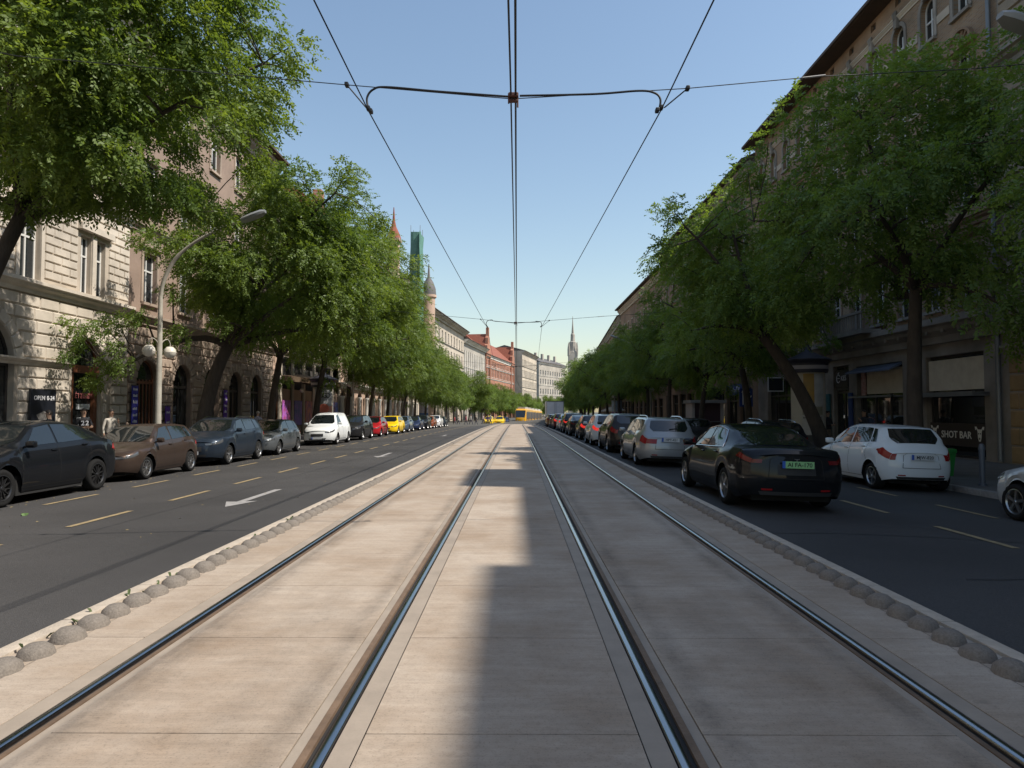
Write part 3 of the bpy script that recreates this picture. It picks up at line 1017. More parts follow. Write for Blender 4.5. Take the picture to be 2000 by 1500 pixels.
net_m = mat('green_net', (0.10,0.24,0.19), 0.8, noise=(1.2,.3), bump=(4,.5))
mb = MB(); rr = random.Random(8)
cols = [(-1.1,-1.4),(-.4,-1.5),(.4,-1.45),(1.1,-1.4),(1.15,-2.2),(1.1,.6),(1.15,1.4),(0.4,1.45),(-1.1,1.4),(-1.15,0)]
vs = []; zs_ = [4, 8, 12, 16, 20, 23, 25.5, 27.4]
for z in zs_:
    for x, y in cols: vs.append((x*.66+rr.uniform(-.09,.09), y+rr.uniform(-.09,.09), z+rr.uniform(-.05,.05)))
nc = len(cols)
mb.add(vs, [(i*nc+k, i*nc+(k+1) % nc, (i+1)*nc+(k+1) % nc, (i+1)*nc+k) for i in range(len(zs_)-1) for k in range(nc)])
mb.build('netting', net_m, net)
for x, y in ((-.66,-1.25),(.66,-1.25),(.66,1.25),(-.66,1.25)):
    MB().tube([(x,y,-.2),(x,y,28.4)], .04, 6).build('pole', zinc, net)

# ---- the left side beyond the bend
def plain_block(name, label, start, heading, L, H, wm, trim, floors, bay, ww, roofm, ridge=3.0, side='L', arch_top=False, over=.7, gm_front=None, depth=13):
    b = Bld(name, label, 0, L, side=side, start=start, heading=heading)
    n = max(1, int(L/bay)); off = (L-(n-1)*bay)/2
    ops = []
    for fi, (z, h) in enumerate(floors):
        for i in range(n): ops.append((off+i*bay, z, ww, h, arch_top and fi == len(floors)-1))
    b.wall(0, L, -.3, H, ops, wm)
    for o_ in ops: b.window(*o_[:4], o_[4], kind='cross', sill=trim)
    for z, h in floors[1:]: b.cornice(0, L, z-.75, .3, .22, trim, 'string_course')
    b.cornice(0, L, H-.9, .9, over-.1, trim)
    b.roof(H, over, roofm, ridge=ridge, depth=depth); b.core(H, wm, depth=depth)
    return b
A = plain_block('tenement_house', 'long pale tenement with deep dark eaves, first beyond the left trees', (-16.3,121,0), R(5.4), 40.2, 21.2,
            plaster_pale, plaster_grey, [(1,2.4),(5.6,2.1),(9.4,2.1),(13.2,2.1),(16.9,1.9)], 3.2, 1.15, grey_roof, over=1.4)
Bq = plain_block('tenement_house', 'paler tenement with tall columned upper windows next to the red brick building', (-12.5,161.1,0), R(7.5), 29.0, 20.2,
            plaster_grey, plaster_white, [(1,2.4),(5.6,2.3),(9.6,3.0),(14.2,3.0)], 2.4, 1.2, grey_roof, over=1.2)
for i in range(13): Bq.box('half_column', 0.55+2.4*i-.15+.05, .55+2.4*i+.25, 0, .25, 9.2, 17.6, plaster_white)
Rd = plain_block('red_brick_building', 'red brick building with steep stepped gables and red roof down the street', (-8.7,189.9,0), R(9.5), 46.2, 19.6,
            brick_r, plaster_white, [(1,2.4),(5.4,2.2),(9.4,2.2),(13.4,2.4),(16.6,1.5)], 2.5, 1.2, red_tile, ridge=6, over=.5)
for t in (2.6, 43.4):
    xx = Rd.x(t)
    pr = [(xx-3,19.0),(xx+3,19.0),(xx+3,20.2),(xx+2.2,20.4),(xx+2.2,22),(xx+1.3,22.4),(xx+1.2,24.2),(xx+.5,24.8),(xx+.35,27.2),(xx-.35,27.2),(xx-.5,24.8),(xx-1.2,24.2),(xx-1.3,22.4),(xx-2.2,22),(xx-2.2,20.4),(xx-3,20.2)]
    MB().prism(pr, -.45, .35).build('gable', brick_r, Rd.o)
    MB().prism([(xx-2.8,19.4),(xx+2.8,19.4),(xx,25.4)], .36, 7.5).build('gable_roof', red_tile, Rd.o)
    MB().box(xx-3.1, xx-2.6, -.35, 0, -.2, 19.4).box(xx+2.6, xx+3.1, -.35, 0, -.2, 19.4).build('buttress', brick_r, Rd.o)
Be = plain_block('hotel_block', 'tall beige block with a lit street front and shaded near side', (1.99,242,0), R(11), 31.4, 25.6,
            plaster_pale, plaster_grey, [(1,2.6),(6,2),(9.6,2),(13.2,2),(16.8,2),(20.6,2)], 2.6, 1.2, grey_roof, over=1.0, ridge=2.0)
Be2 = plain_block('far_palace', 'grey white ornate block closing the view at the end of the street', (9.8,300,0), R(24), 34.0, 26.5,
            plaster_grey, plaster_white, [(2,2.6),(8,2.4),(12.4,2.4),(16.8,2.4),(21,2)], 3.0, 1.3, grey_roof, over=.8)
for t in (4, 12, 20, 28): Be2.box('chimney', t, t+1.4, -4, -3, 26, 31, plaster_grey)
sp = empty('church_spire', (33.0, 400, 0), 0, 'distant pale gothic church spire above the right hand trees', 'spire')
MB().box(-2.6,2.6,-2.6,2.6,-.5,36).build('tower', plaster_grey, sp)
MB().lathe([(2.7,36),(2.3,37),(2.0,42),(1.35,42.6),(1.2,46.5),(.75,47.2),(.4,52),(.08,57.5)], 8).build('steeple', plaster_grey, sp)
for k in range(4):
    a = PI/4+k*PI/2
    MB().lathe([(.55,34),(.55,38),(.08,42)], 6, (3.4*math.cos(a), 3.4*math.sin(a), 0)).build('pinnacle', plaster_grey, sp)

# ---- right A: near stone building (mostly outside the frame; it casts the long shade)
RA = Bld('stone_building', 'grey brown stone building with deep courses at the right edge', -40, 22.2, XR, 'R')
opsA = [(t,z,1.1,2.2,False) for t in (6.5, 10, 13.5, 17) for z in (5.4, 9.6, 13.8)]
gA = [(t,-.15,2.4,3.4,False) for t in (6.5, 10, 13.5, 17)]
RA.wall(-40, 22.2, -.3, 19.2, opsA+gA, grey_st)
for o_ in opsA: RA.window(*o_[:4], sill=grey_st, sur=grey_st)
for o_ in gA: shop_fill(RA, *o_[:4])
RA.blocks(19.0, 22.1, 3.7, 18.0, .45, 1.0, opsA, mat('buff_stone', (0.36,0.29,0.21), .85, noise=(1.5,.3), bump=(25,.3)), seed=11, depth=.07)
RA.blocks(19.0, 22.1, -.15, 3.3, .62, .8, [], mat('ochre_slab', (0.40,0.26,0.12), .6, noise=(2,.35), bump=(10,.1)), seed=12, depth=.03)
RA.cornice(-40, 22.2, 3.35, .3, .25, grey_st, 'string_course')
RA.cornice(-40, 22.2, 12.6, .5, .5, grey_st, 'string_course')
RA.cornice(-40, 22.2, 18.3, 1.5, .97, grey_st)
RA.box('attic', 10.4, 14.4, -2, .75, 19.8, 21.75, grey_st)
RA.box('attic', 20.6, 21.7, -1.2, .6, 19.8, 22.2, grey_st)
RA.box('attic', -40, 3.4, -.5, .90, 19.8, 20.38, grey_st)
RA.core(19.3, grey_st)
RA.roof(19.75, .2, grey_roof, ridge=1.2)

# ---- right B: yellow brick building with the shops
RB = Bld('brick_building', 'yellow brown brick building with arched top windows and shops at street level, right', 22.2, 45.0, XR, 'R')
bays = [23.95+1.98*i for i in range(11)]
opsB = []
for i, t in enumerate(bays):
    opsB += [(t,5.35,.95,2.0,False), (t,8.9,.95,2.1,False), (t,12.35,.95,1.95,False), (t,15.75,.85,1.75,True)]
gB = [(24.95,-.15,3.3,3.75,False), (30.1,-.15,3.8,3.75,False), (33.55,-.15,1.6,3.9,False), (37.0,-.15,3.2,3.6,False), (41.5,-.15,3.6,3.6,False)]
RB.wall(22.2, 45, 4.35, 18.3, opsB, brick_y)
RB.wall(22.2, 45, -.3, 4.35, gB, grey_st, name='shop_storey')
for (t,z,w,h,a) in opsB:
    RB.window(t,z,w,h,a, sill=grey_st, sur=plaster_ochre if not a else grey_st, hood={5.35:'flat',8.9:'gable',12.35:'fan',15.75:'key'}[z])
for i in range(len(bays)-1):
    RB.box('band_stone', bays[i]+.62, bays[i+1]-.62, 0, .05, 16.1, 16.42, plaster_pale)
    RB.box('band_stone', bays[i]+.66, bays[i+1]-.66, 0, .05, 13.2, 13.5, plaster_pale)
RB.cornice(22.2, 45, 11.5, .4, .3, plaster_ochre, 'string_course')
RB.cornice(22.2, 45, 8.0, .35, .3, plaster_ochre, 'string_course')
RB.cornice(22.2, 45, 4.05, .85, .75, grey_st, 'shop_cornice')
RB.cornice(22.2, 45, 17.72, .22, .14, plaster_pale, 'frieze_band')
RB.wall(22.2, 45, 18.3, 19.0, [(t,18.45,.42,.32,False) for t in bays], plaster_ochre, name='frieze')
for t in bays: RB.box('attic_vent', t-.2, t+.2, -.18, -.12, 18.46, 18.76, core_m)
for i in range(24):
    RB.box('bracket', 22.7+i*.95, 22.84+i*.95, 0, .55, 4.38, 4.62, grey_st)
RB.box('balcony_slab', 29.2, 33.0, .3, 1.15, 4.88, 5.06, grey_st)
for i in range(20):
    RB.box('baluster', 29.3+.19*i, 29.36+.19*i, 1.05, 1.1, 5.06, 5.75, grey_st)
RB.box('balcony_rail', 29.2, 33.0, 1.0, 1.14, 5.75, 5.86, grey_st)
RB.roof(19.0, .8, grey_roof, eave_m=soffit); RB.eave(19.0, .8, soffit); RB.core(19.0, brick_y)
MB().tube([(0,0,-.1),(0,0,18.8)], .075, 10).build('drain_pipe', zinc, RB.o, (RB.x(22.42), -.14, 0), smooth=40)
# shops
sh = shop_fill(RB, *gB[0][:4], False, dark_fr, bars=0, name='bar_front')
MB().box(-1.62,1.62,-.10,-.02,2.45,3.6).build('blind', blind_m, sh)
MB().box(-1.9,1.9,-.75,-.12,2.28,2.34).box(-1.95,1.95,-.82,-.72,2.2,2.36).box(-1.9,-1.84,-.75,-.1,2.2,2.3).box(1.84,1.9,-.75,-.1,2.2,2.3).build('awning_rail', zinc, sh)
sb = MB().box(-1.5,1.6,-.16,-.10,.42,1.25).build('sign_board', mat('sign_brown', (0.045,0.032,0.026), .6), sh)
cream_l = mat('cream_lettering', (0.78,0.74,0.66), .6)
inst('lettering', text_mesh('SHOT BAR', .36, cream_l, .004, .004), sb, (0.03,-.166,.82))
emb = MB()
hd = [(-.13,.12),(-.2,.22),(-.27,.17),(-.3,.3),(-.2,.3),(-.12,.2),(.12,.2),(.2,.3),(.3,.3),(.27,.17),(.2,.22),(.13,.12),(.11,-.1),(.05,-.24),(-.05,-.24),(-.11,-.1)]
emb.prism(hd, -.006, 0)
em_me = emb.mesh('emblem', cream_l)
for xx in (-1.22, 1.3):
    em = inst('emblem', em_me, sb, (xx,-.162,.86), scale=(.8,1,.95))
    MB().box(-.08,-.03,-.012,-.007,.02,.07).box(.03,.08,-.012,-.007,.02,.07).box(-.03,.03,-.012,-.007,-.17,-.1).build('emblem_face', MATS['sign_brown'], em)
MB().box(1.62,1.9,-.12,-.04,.35,2.2).build('side_panel', mat('pale_panel', (.45,.44,.42), .6), sh)
s2 = shop_fill(RB, *gB[1][:4], False, dark_fr, bars=2, name='shop_window')
MB().box(-1.2,1.8,-.08,-.02,2.45,3.55).build('blind', blind_m, s2)
MB().prism([(-.06,3.75),(-.75,3.45),(-.75,3.38),(-.06,3.68)], -1.9, 1.9, plane='YZ').build('awning', mat('awning_blue', (.12,.15,.22), .7), s2)
MB().box(-1.9,1.9,-.65,-.58,2.28,2.36).box(-1.9,-1.84,-.65,-.02,2.28,2.34).box(1.84,1.9,-.65,-.02,2.28,2.34).build('awning_rail', zinc, s2)
MB().box(-1.7,-1.35,-.09,-.03,2.4,3.5).build('poster', mat('red_poster', (.35,.08,.07), .6, noise=(3,.6), col2=(.5,.4,.36)), s2)
dr = shop_fill(RB, *gB[2][:4], False, dark_fr, bars=1, trans=2.6, name='door')
ek = MB().box(-.62,.62,-.16,-.05,2.85,3.7).box(-.62,.62,-.13,-.05,2.7,2.83).build('sign_board', mat('sign_black', (.012,.014,.02), .35), dr)
inst('lettering', text_mesh('KES', .34, white_l, .004, .003), ek, (.2,-.17,3.28))
ring_ = MB()
pts = [(.17*math.cos(t), .2*math.sin(t)) for t in [R(35+29*k) for k in range(11)]]
ring_.tube([(x-.33,-.168,3.28+z) for x, z in pts], .024, 6).tube([(-.48,-.168,3.29),(-.2,-.168,3.29)], .016, 6).tube([(-.38,-.168,3.52),(-.24,-.168,3.58)], .018, 5)
ring_.build('emblem', white_l, ek)
for o_ in gB[3:]: shop_fill(RB, *o_[:4], False, dark_fr, bars=2, trans=2.6)
# hanging cloth panels by the shop door
for t, m_ in ((32.45, mat('blue_cloth', (.03,.06,.18), .8)), (34.75, mat('teal_cloth', (.02,.10,.12), .8))):
    RB.box('door_curtain', t-.18, t+.18, .05, .12, .3, 2.4, m_)

# ---- right C, D: brown plaster tenements
def plain_right(name, label, t0, t1, H, wm, trim, bay=3.0, X=XR):
    b = Bld(name, label, t0, t1, X, 'R')
    n = int((t1-t0)/bay); off = t0 + ((t1-t0)-(n-1)*bay)/2
    ops = []
    for z, h in ((5.4,2.1),(9.0,2.1),(12.6,1.9),(15.2,1.3)):
        if z+h < H-.8: ops += [(off+i*bay,z,1.0,h,False) for i in range(n)]
    g = [(off+i*bay,-.15,2.3,3.4,False) for i in range(n)]
    b.wall(t0, t1, -.3, H, ops+g, wm)
    for o_ in ops: b.window(*o_[:4], sill=trim, sur=trim)
    for i, o_ in enumerate(g):
        s_ = shop_fill(b, *o_[:4], bars=1, trans=2.5)
    b.cornice(t0, t1, 4.1, .5, .4, trim, 'string_course')
    b.cornice(t0, t1, 8.1, .3, .25, trim, 'string_course')
    b.cornice(t0, t1, H-.8, .7, .5, trim)
    b.roof(H, .8, grey_roof); b.eave(H, .8, soffit); b.core(H, wm)
    return b
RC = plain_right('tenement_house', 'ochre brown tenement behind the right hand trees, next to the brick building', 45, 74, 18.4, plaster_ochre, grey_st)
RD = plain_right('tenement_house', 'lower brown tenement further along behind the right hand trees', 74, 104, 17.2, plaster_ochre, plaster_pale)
blue_s = mat('sign_blue', (.035,.07,.26), .5)
sg_ = RC.box('shop_sign', 46.5, 50.5, .3, .42, 2.75, 3.5, blue_s)
for k in range(7):
    RC.box('sign_stroke', 47.0+k*.45, 47.28+k*.45, .42, .43, 2.95, 3.15+.12*(k % 3), white_l, None)
p_, h_ = curve(104, 15.9)
RE = plain_block('tenement_house', 'brown tenement on the outside of the bend at the right', (p_.x, p_.y+.2, 0), R(3.5), 60, 17.0, plaster_ochre, plaster_grey,
                 [(1,2.4),(5.4,2.1),(9,2.1),(12.6,1.9)], 3.0, 1.0, grey_roof, side='R')
# ------------------------------------------------------------------ trees
leafA = leaf_mat('leaf_green', (0.066,0.122,0.026), (0.165,0.228,0.052), 0.46)
leafB = leaf_mat('leaf_deep', (0.075,0.138,0.038), (0.200,0.285,0.070), 0.46)
bark = mat('bark', (0.075,0.058,0.045), 0.95, noise=(7,0.5), bump=(18,0.9), stretch=(1,1,0.35))

def mesh_from_quads(name, V, tint, m):
    n = len(V)//4
    me = bpy.data.meshes.new(name)
    me.vertices.add(4*n); me.vertices.foreach_set('co', V.astype(np.float32).ravel())
    me.loops.add(4*n); me.loops.foreach_set('vertex_index', np.arange(4*n, dtype=np.int32))
    me.polygons.add(n); me.polygons.foreach_set('loop_start', np.arange(0, 4*n, 4, dtype=np.int32))
    at = me.attributes.new('tint', 'FLOAT', 'FACE')
    at.data.foreach_set('value', tint.astype(np.float32))
    me.materials.append(m)
    me.update()
    return me

def unit(a): return a/np.maximum(np.linalg.norm(a, axis=-1, keepdims=True), 1e-9)

def make_tree(seed, fork, fork2, base_r, cc, rad, nclump, nspray, m, leaf=0.125, rc=(0.95,1.5), low=None, extra=()):
    """fork: trunk top, fork2: trunk bend, cc/rad: crown ellipsoid. returns (trunk mesh, crown mesh)"""
    rng = np.random.default_rng(seed)
    cc = np.array(cc, float); rad = np.array(rad, float)
    cl = []
    tries = 0
    small = []
    while len(cl) < nclump and tries < 20000:
        tries += 1
        d = unit(rng.normal(size=3)); r_ = rng.uniform(0.30, 1.0)**0.55
        out = rng.uniform() < .20
        if out: r_ = rng.uniform(1.05, 1.30)
        p = cc + d*rad*r_*0.86
        if low is not None and p[2] < low + rng.normal()*.55 + .2: continue
        if cl and min(np.linalg.norm(p-q) for q in cl) < 0.62*(1-0.0*tries): continue
        cl.append(p); small.append(.62 if out else 1.0)
    small += [e[3] if len(e) > 3 else .8 for e in extra]
    extra = [e[:3] for e in extra]
    cl += [np.array(e, float) for e in extra]
    cl = np.array(cl)
    # limbs
    mb = MB()
    F = np.array(fork, float); B = np.array(fork2, float)
    def bez(a, b, c, n=6): return [(1-t)**2*a + 2*t*(1-t)*b + t*t*c for t in np.linspace(0,1,n)]
    tp = bez(np.array([0,0,-0.3]), B, F, 8)
    rr = list(np.linspace(base_r, base_r*0.68, 8)); rr[0] *= 1.35; rr[1] *= 1.12
    mb.tube(tp, rr, 12)
    K = 6
    ends = [int(rng.integers(len(cl)))]
    while len(ends) < K:
        dd = np.min([np.linalg.norm(cl-cl[e], axis=1) for e in ends], axis=0)
        ends.append(int(np.argmax(dd)))
    nodes = []
    for e in ends:
        tip = F + (cl[e]-F)*0.9
        mid = F + (tip-F)*0.45 + np.array([0,0,0.18*np.linalg.norm(tip-F)]) + rng.normal(size=3)*.25
        path = bez(F - (F-B)*0.04, mid, tip, 8)
        r0 = base_r*rng.uniform(.40,.55)
        mb.tube(path, list(np.linspace(r0, .03, 8)), 8)
        nodes += [(p, r0*(1-k/8)+.02) for k, p in enumerate(path) if k > 1]
    NP = np.array([n_[0] for n_ in nodes])
    for c in cl:
        k = int(np.argmin(np.linalg.norm(NP-c, axis=1) + 0.6*np.maximum(0, NP[:,2]-c[2])))
        a = NP[k]; L = np.linalg.norm(c-a)
        mid = (a+c)/2 + np.array([0,0,.12*L]) + rng.normal(size=3)*.12
        mb.tube(bez(a, mid, c, 5), list(np.linspace(min(.055, nodes[k][1]*.6), .012, 5)), 5, cap=False)
    trunk = mb.mesh('trunk', bark, smooth=True, recalc=False)
    # sprays of leaflets
    NS = nspray
    ci = rng.integers(len(cl), size=NS)
    rcl = rng.uniform(rc[0]*.75, rc[1]*1.1, size=len(cl))*np.array(small)
    wgt = rcl**2; ci = rng.choice(len(cl), size=NS, p=wgt/wgt.sum())
    d = unit(rng.normal(size=(NS,3)))
    rr_ = rng.uniform(size=(NS,1))**(1/2.0)
    org = cl[ci] + d*rr_*rcl[ci][:,None]*np.array([1,1,.72])
    outw = unit((org-cc)/rad**1.0*np.array([1,1,.6]) + 0.35*d)
    sd = unit(outw + rng.normal(size=(NS,3))*.55 + np.array([0,0,-.45]))
    tl = rng.uniform(.28,.5, size=NS)
    M = 11
    sidev = unit(np.cross(sd, rng.normal(size=(NS,3))*.5+np.array([0,0,1.0])))
    P=[]; A=[]; Bv=[]; S=[]; T=[]
    ctint = rng.uniform(0,.55, size=len(cl))
    st = rng.uniform(0,.3, size=NS)
    for k in range(M):
        f = (k+.5)/M
        pos = org + sd*(tl*f)[:,None] + np.array([0,0,-1.0])*(.30*tl*f*f)[:,None]
        sgn = 1 if k % 2 else -1
        if k == M-1: ax = sd + np.array([0,0,-.35])
        else: ax = sidev*sgn*.85 + sd*.5 + np.array([0,0,-.30])
        ax = unit(ax + rng.normal(size=(NS,3))*.22)
        nrm = unit(np.cross(sd, sidev) + rng.normal(size=(NS,3))*.45)
        b = unit(np.cross(nrm, ax))
        P.append(pos); A.append(ax); Bv.append(b)
        S.append(leaf*rng.uniform(.75,1.25,size=NS)*(1.05-.35*abs(f-.45)))
        T.append(ctint[ci]+st+rng.uniform(0,.25,size=NS))
    P=np.concatenate(P); A=np.concatenate(A); Bv=np.concatenate(Bv); S=np.concatenate(S)[:,None]; T=np.clip(np.concatenate(T),0,1)
    V = np.stack([P, P+A*S*.45+Bv*S*.24, P+A*S, P+A*S*.45-Bv*S*.24], axis=1).reshape(-1,3)
    crown = mesh_from_quads('crown', V, T, m)
    return trunk, crown

def put_tree(meshes, x, y, label, rz=0.0, sc=1.0, group=None, z=-.19, name='street_tree'):
    e = empty(name, (x, y, z), rz, label, 'tree', group)
    if sc != 1.0: e.scale = (sc, sc, sc)
    inst('trunk', meshes[0], e); inst('crown', meshes[1], e)
    return e

ORD = ['first','second','third','fourth','fifth','sixth','seventh','eighth','ninth','tenth','eleventh','twelfth','thirteenth','fourteenth','fifteenth','sixteenth','seventeenth','eighteenth','nineteenth','twentieth']
GL, GR = 'trees along the left pavement', 'trees along the right pavement'
q = 1.0
T1 = make_tree(11, (0.4,2.3,6.6), (-.1,.9,3.2), .23, (2.0,2.4,10.3), (4.7,4.6,4.1), 92, int(13500*q), leafA, low=6.9, rc=(.8,1.3),
               extra=[(a,b,c) for a in (.6,2.2,3.8) for b, c in ((.4,7.4),(2.2,7.2),(3.8,7.5))])
T2 = make_tree(12, (.9,.4,4.4), (.0,.1,2.6), .33, (2.7,1.0,8.0), (4.5,4.4,4.2), 72, int(10500*q), leafA, low=4.6, rc=(.8,1.3),
               extra=((-3.0,-3.4,3.7,.55),(-2.0,-3.4,4.7,.6),(-3.4,-2.2,4.4,.55),(-1.8,-2.6,3.5,.5),(-.9,-3.0,5.2,.65),(-2.6,-1.4,5.1,.6),(-.6,-1.6,4.4,.5),(-1.2,-3.6,4.1,.5),(.4,-2.6,4.6,.55),(-3.2,-3.0,4.9,.5),(-2.6,-2.6,2.9,.4)))
T3 = make_tree(13, (.6,.2,4.6), (.15,0,2.4), .21, (1.9,.2,8.4), (4.6,4.6,4.7), 66, int(8000*q), leafA, low=4.2)
T4 = make_tree(14, (.3,.1,4.2), (.2,0,2.4), .20, (1.8,0,7.6), (4.5,4.6,4.2), 62, int(7200*q), leafA, low=3.9)
U1 = make_tree(21, (.1,0,5.0), (0,.1,2.6), .22, (-.3,.2,7.3), (4.2,4.0,4.3), 54, int(6000*q), leafB, low=4.2, rc=(.75,1.2),
               extra=((1.2,-2.6,3.7),(2.0,-2.2,3.5),(2.7,-2.2,4.2),(.3,-3.0,4.1)))
U2 = make_tree(22, (-2.3,.3,4.6), (-.5,.1,2.2), .27, (-2.5,.3,6.9), (3.7,3.6,3.7), 48, int(5000*q), leafB, low=4.1, rc=(.75,1.2))
U3 = make_tree(23, (-.3,.2,4.0), (.1,0,2.2), .20, (-.9,0,6.4), (4.2,3.9,3.6), 48, int(4700*q), leafB, low=3.8, rc=(.75,1.2))
XT, XU = -12.6, 11.2
put_tree(T1, XT, 14.3, 'huge leafy tree overhanging the top left corner, trunk at the left edge', 0.0, group=GL)
put_tree(T2, XT+.05, 27.1, 'thick trunked tree forking low, beside the white street lamp', 0.0, group=GL)
put_tree(T3, XT, 34.6, 'slim dark trunked tree right behind the thick forked tree on the left', .5, 1.02, group=GL)
put_tree(T3, XT+.1, 42.0, 'leaning thin tree in front of the theatre canopy', -.25, 1.06, group=GL)
left = [(50.2,T4,.4,1.0),(58,T3,.6,.85),(66,T4,-.6,.9),(75,T3,.3,.78),(84,T4,.9,.86),(93,T4,.4,.82),(102,T4,-.2,.84)]
words = ['sixth','seventh','eighth','ninth','tenth','eleventh','twelfth']
nth = ['fifth','sixth','seventh','eighth','ninth','tenth','eleventh','twelfth','thirteenth','fourteenth','fifteenth','sixteenth']
for i, (s, me, a, sc) in enumerate(left):
    p, h = curve(s, XT)
    put_tree(me, p.x, p.y, '%s tree from the camera in the left hand row' % nth[i], a if abs(a) < 7 else 0, sc, GL)
rr = random.Random(4)
for i in range(20):
    s = 112 + i*9.5
    p, h = curve(s, XT+.6)
    put_tree([T3,T4,U3][i % 3], p.x, p.y, '%s of the distant trees that close the view at the bend, counted from the camera' % ORD[i], rr.uniform(0,6), rr.uniform(.78,.92), 'distant trees at the bend')
put_tree(U1, XU-.1, 19.1, 'tall shaded tree before the bar front, upright trunk', 0.0, 1.04, GR)
put_tree(U2, XU+.1, 24.8, 'shaded tree with a trunk leaning towards the road beside the advertising column', 0.0, 1.0, GR)
put_tree(U1, XU+.4, 11.6, 'shaded tree at the right edge, only its leaves in view', 2.2, .86, GR)
right = [(33.0,U3,.5,1.0),(41.5,U3,3.3,.92),(50,U1,1.0,.84),(58.5,U3,5.0,.95),(66,U3,2.0,1.0),(75,U1,4.0,.86),(84,U3,1.2,1.0),(93,U3,3.9,1.02),(102,U1,5.1,.88)]
for i, (s, me, a, sc) in enumerate(right):
    p, h = curve(s, XU)
    put_tree(me, p.x, p.y, '%s tree from the camera in the shaded right hand row' % nth[i-1 if i else 0].replace('fifth', 'third' if i == 0 else 'fourth') if i < 2 else
             '%s tree from the camera in the shaded right hand row' % nth[i-2], a, sc, GR)
for i in range(10):
    s = 111 + i*9.5
    p, h = curve(s, XU)
    put_tree([U3,U1][i % 2], p.x, p.y, '%s of the distant trees on the right before the bend, counted from the camera' % ORD[i], rr.uniform(0,6), rr.uniform(1.0,1.12), 'distant trees on the right')
# ------------------------------------------------------------------ cars
tyre_m = mat('tyre', (0.014,0.014,0.014), 0.9, spec=0.15)
rim_m = mat('alloy', (0.42,0.42,0.42), 0.3, metal=0.9)
rimd_m = mat('dark_alloy', (0.05,0.05,0.052), 0.35, metal=0.7)
hub_m = mat('brake_dark', (0.02,0.02,0.02), 0.7)
under_m = mat('underbody', (0.012,0.012,0.012), 0.9)
trim_m = mat('black_trim', (0.02,0.02,0.021), 0.55)
cglass = mat('car_glass', (0.010,0.013,0.014), 0.03, spec=0.9)
lamp_m = mat('headlamp', (0.55,0.57,0.60), 0.08, metal=0.4, spec=0.9)
red_m = mat('tail_lamp', (0.26,0.010,0.012), 0.22, spec=0.4)
redlit_m = mat('brake_light', (0.6,0.02,0.02), 0.2, emit=((1.0,0.05,0.035), 0.45))
chrome_m = mat('chrome', (0.6,0.6,0.6), 0.15, metal=1.0)
plate_w = mat('plate_white', (0.55,0.57,0.58), 0.5)
plate_g = mat('plate_green', (0.25,0.50,0.22), 0.5)
plate_b = mat('plate_blue', (0.03,0.10,0.42), 0.5)
ink = mat('plate_ink', (0.015,0.015,0.015), 0.6)
def paint(name, c, metal=0.35):
    if 'paint_'+name in MATS: return MATS['paint_'+name]
    return mat('paint_'+name, c, 0.42, metal=metal*.7, coat=(.5 if max(c) < .12 else .85))

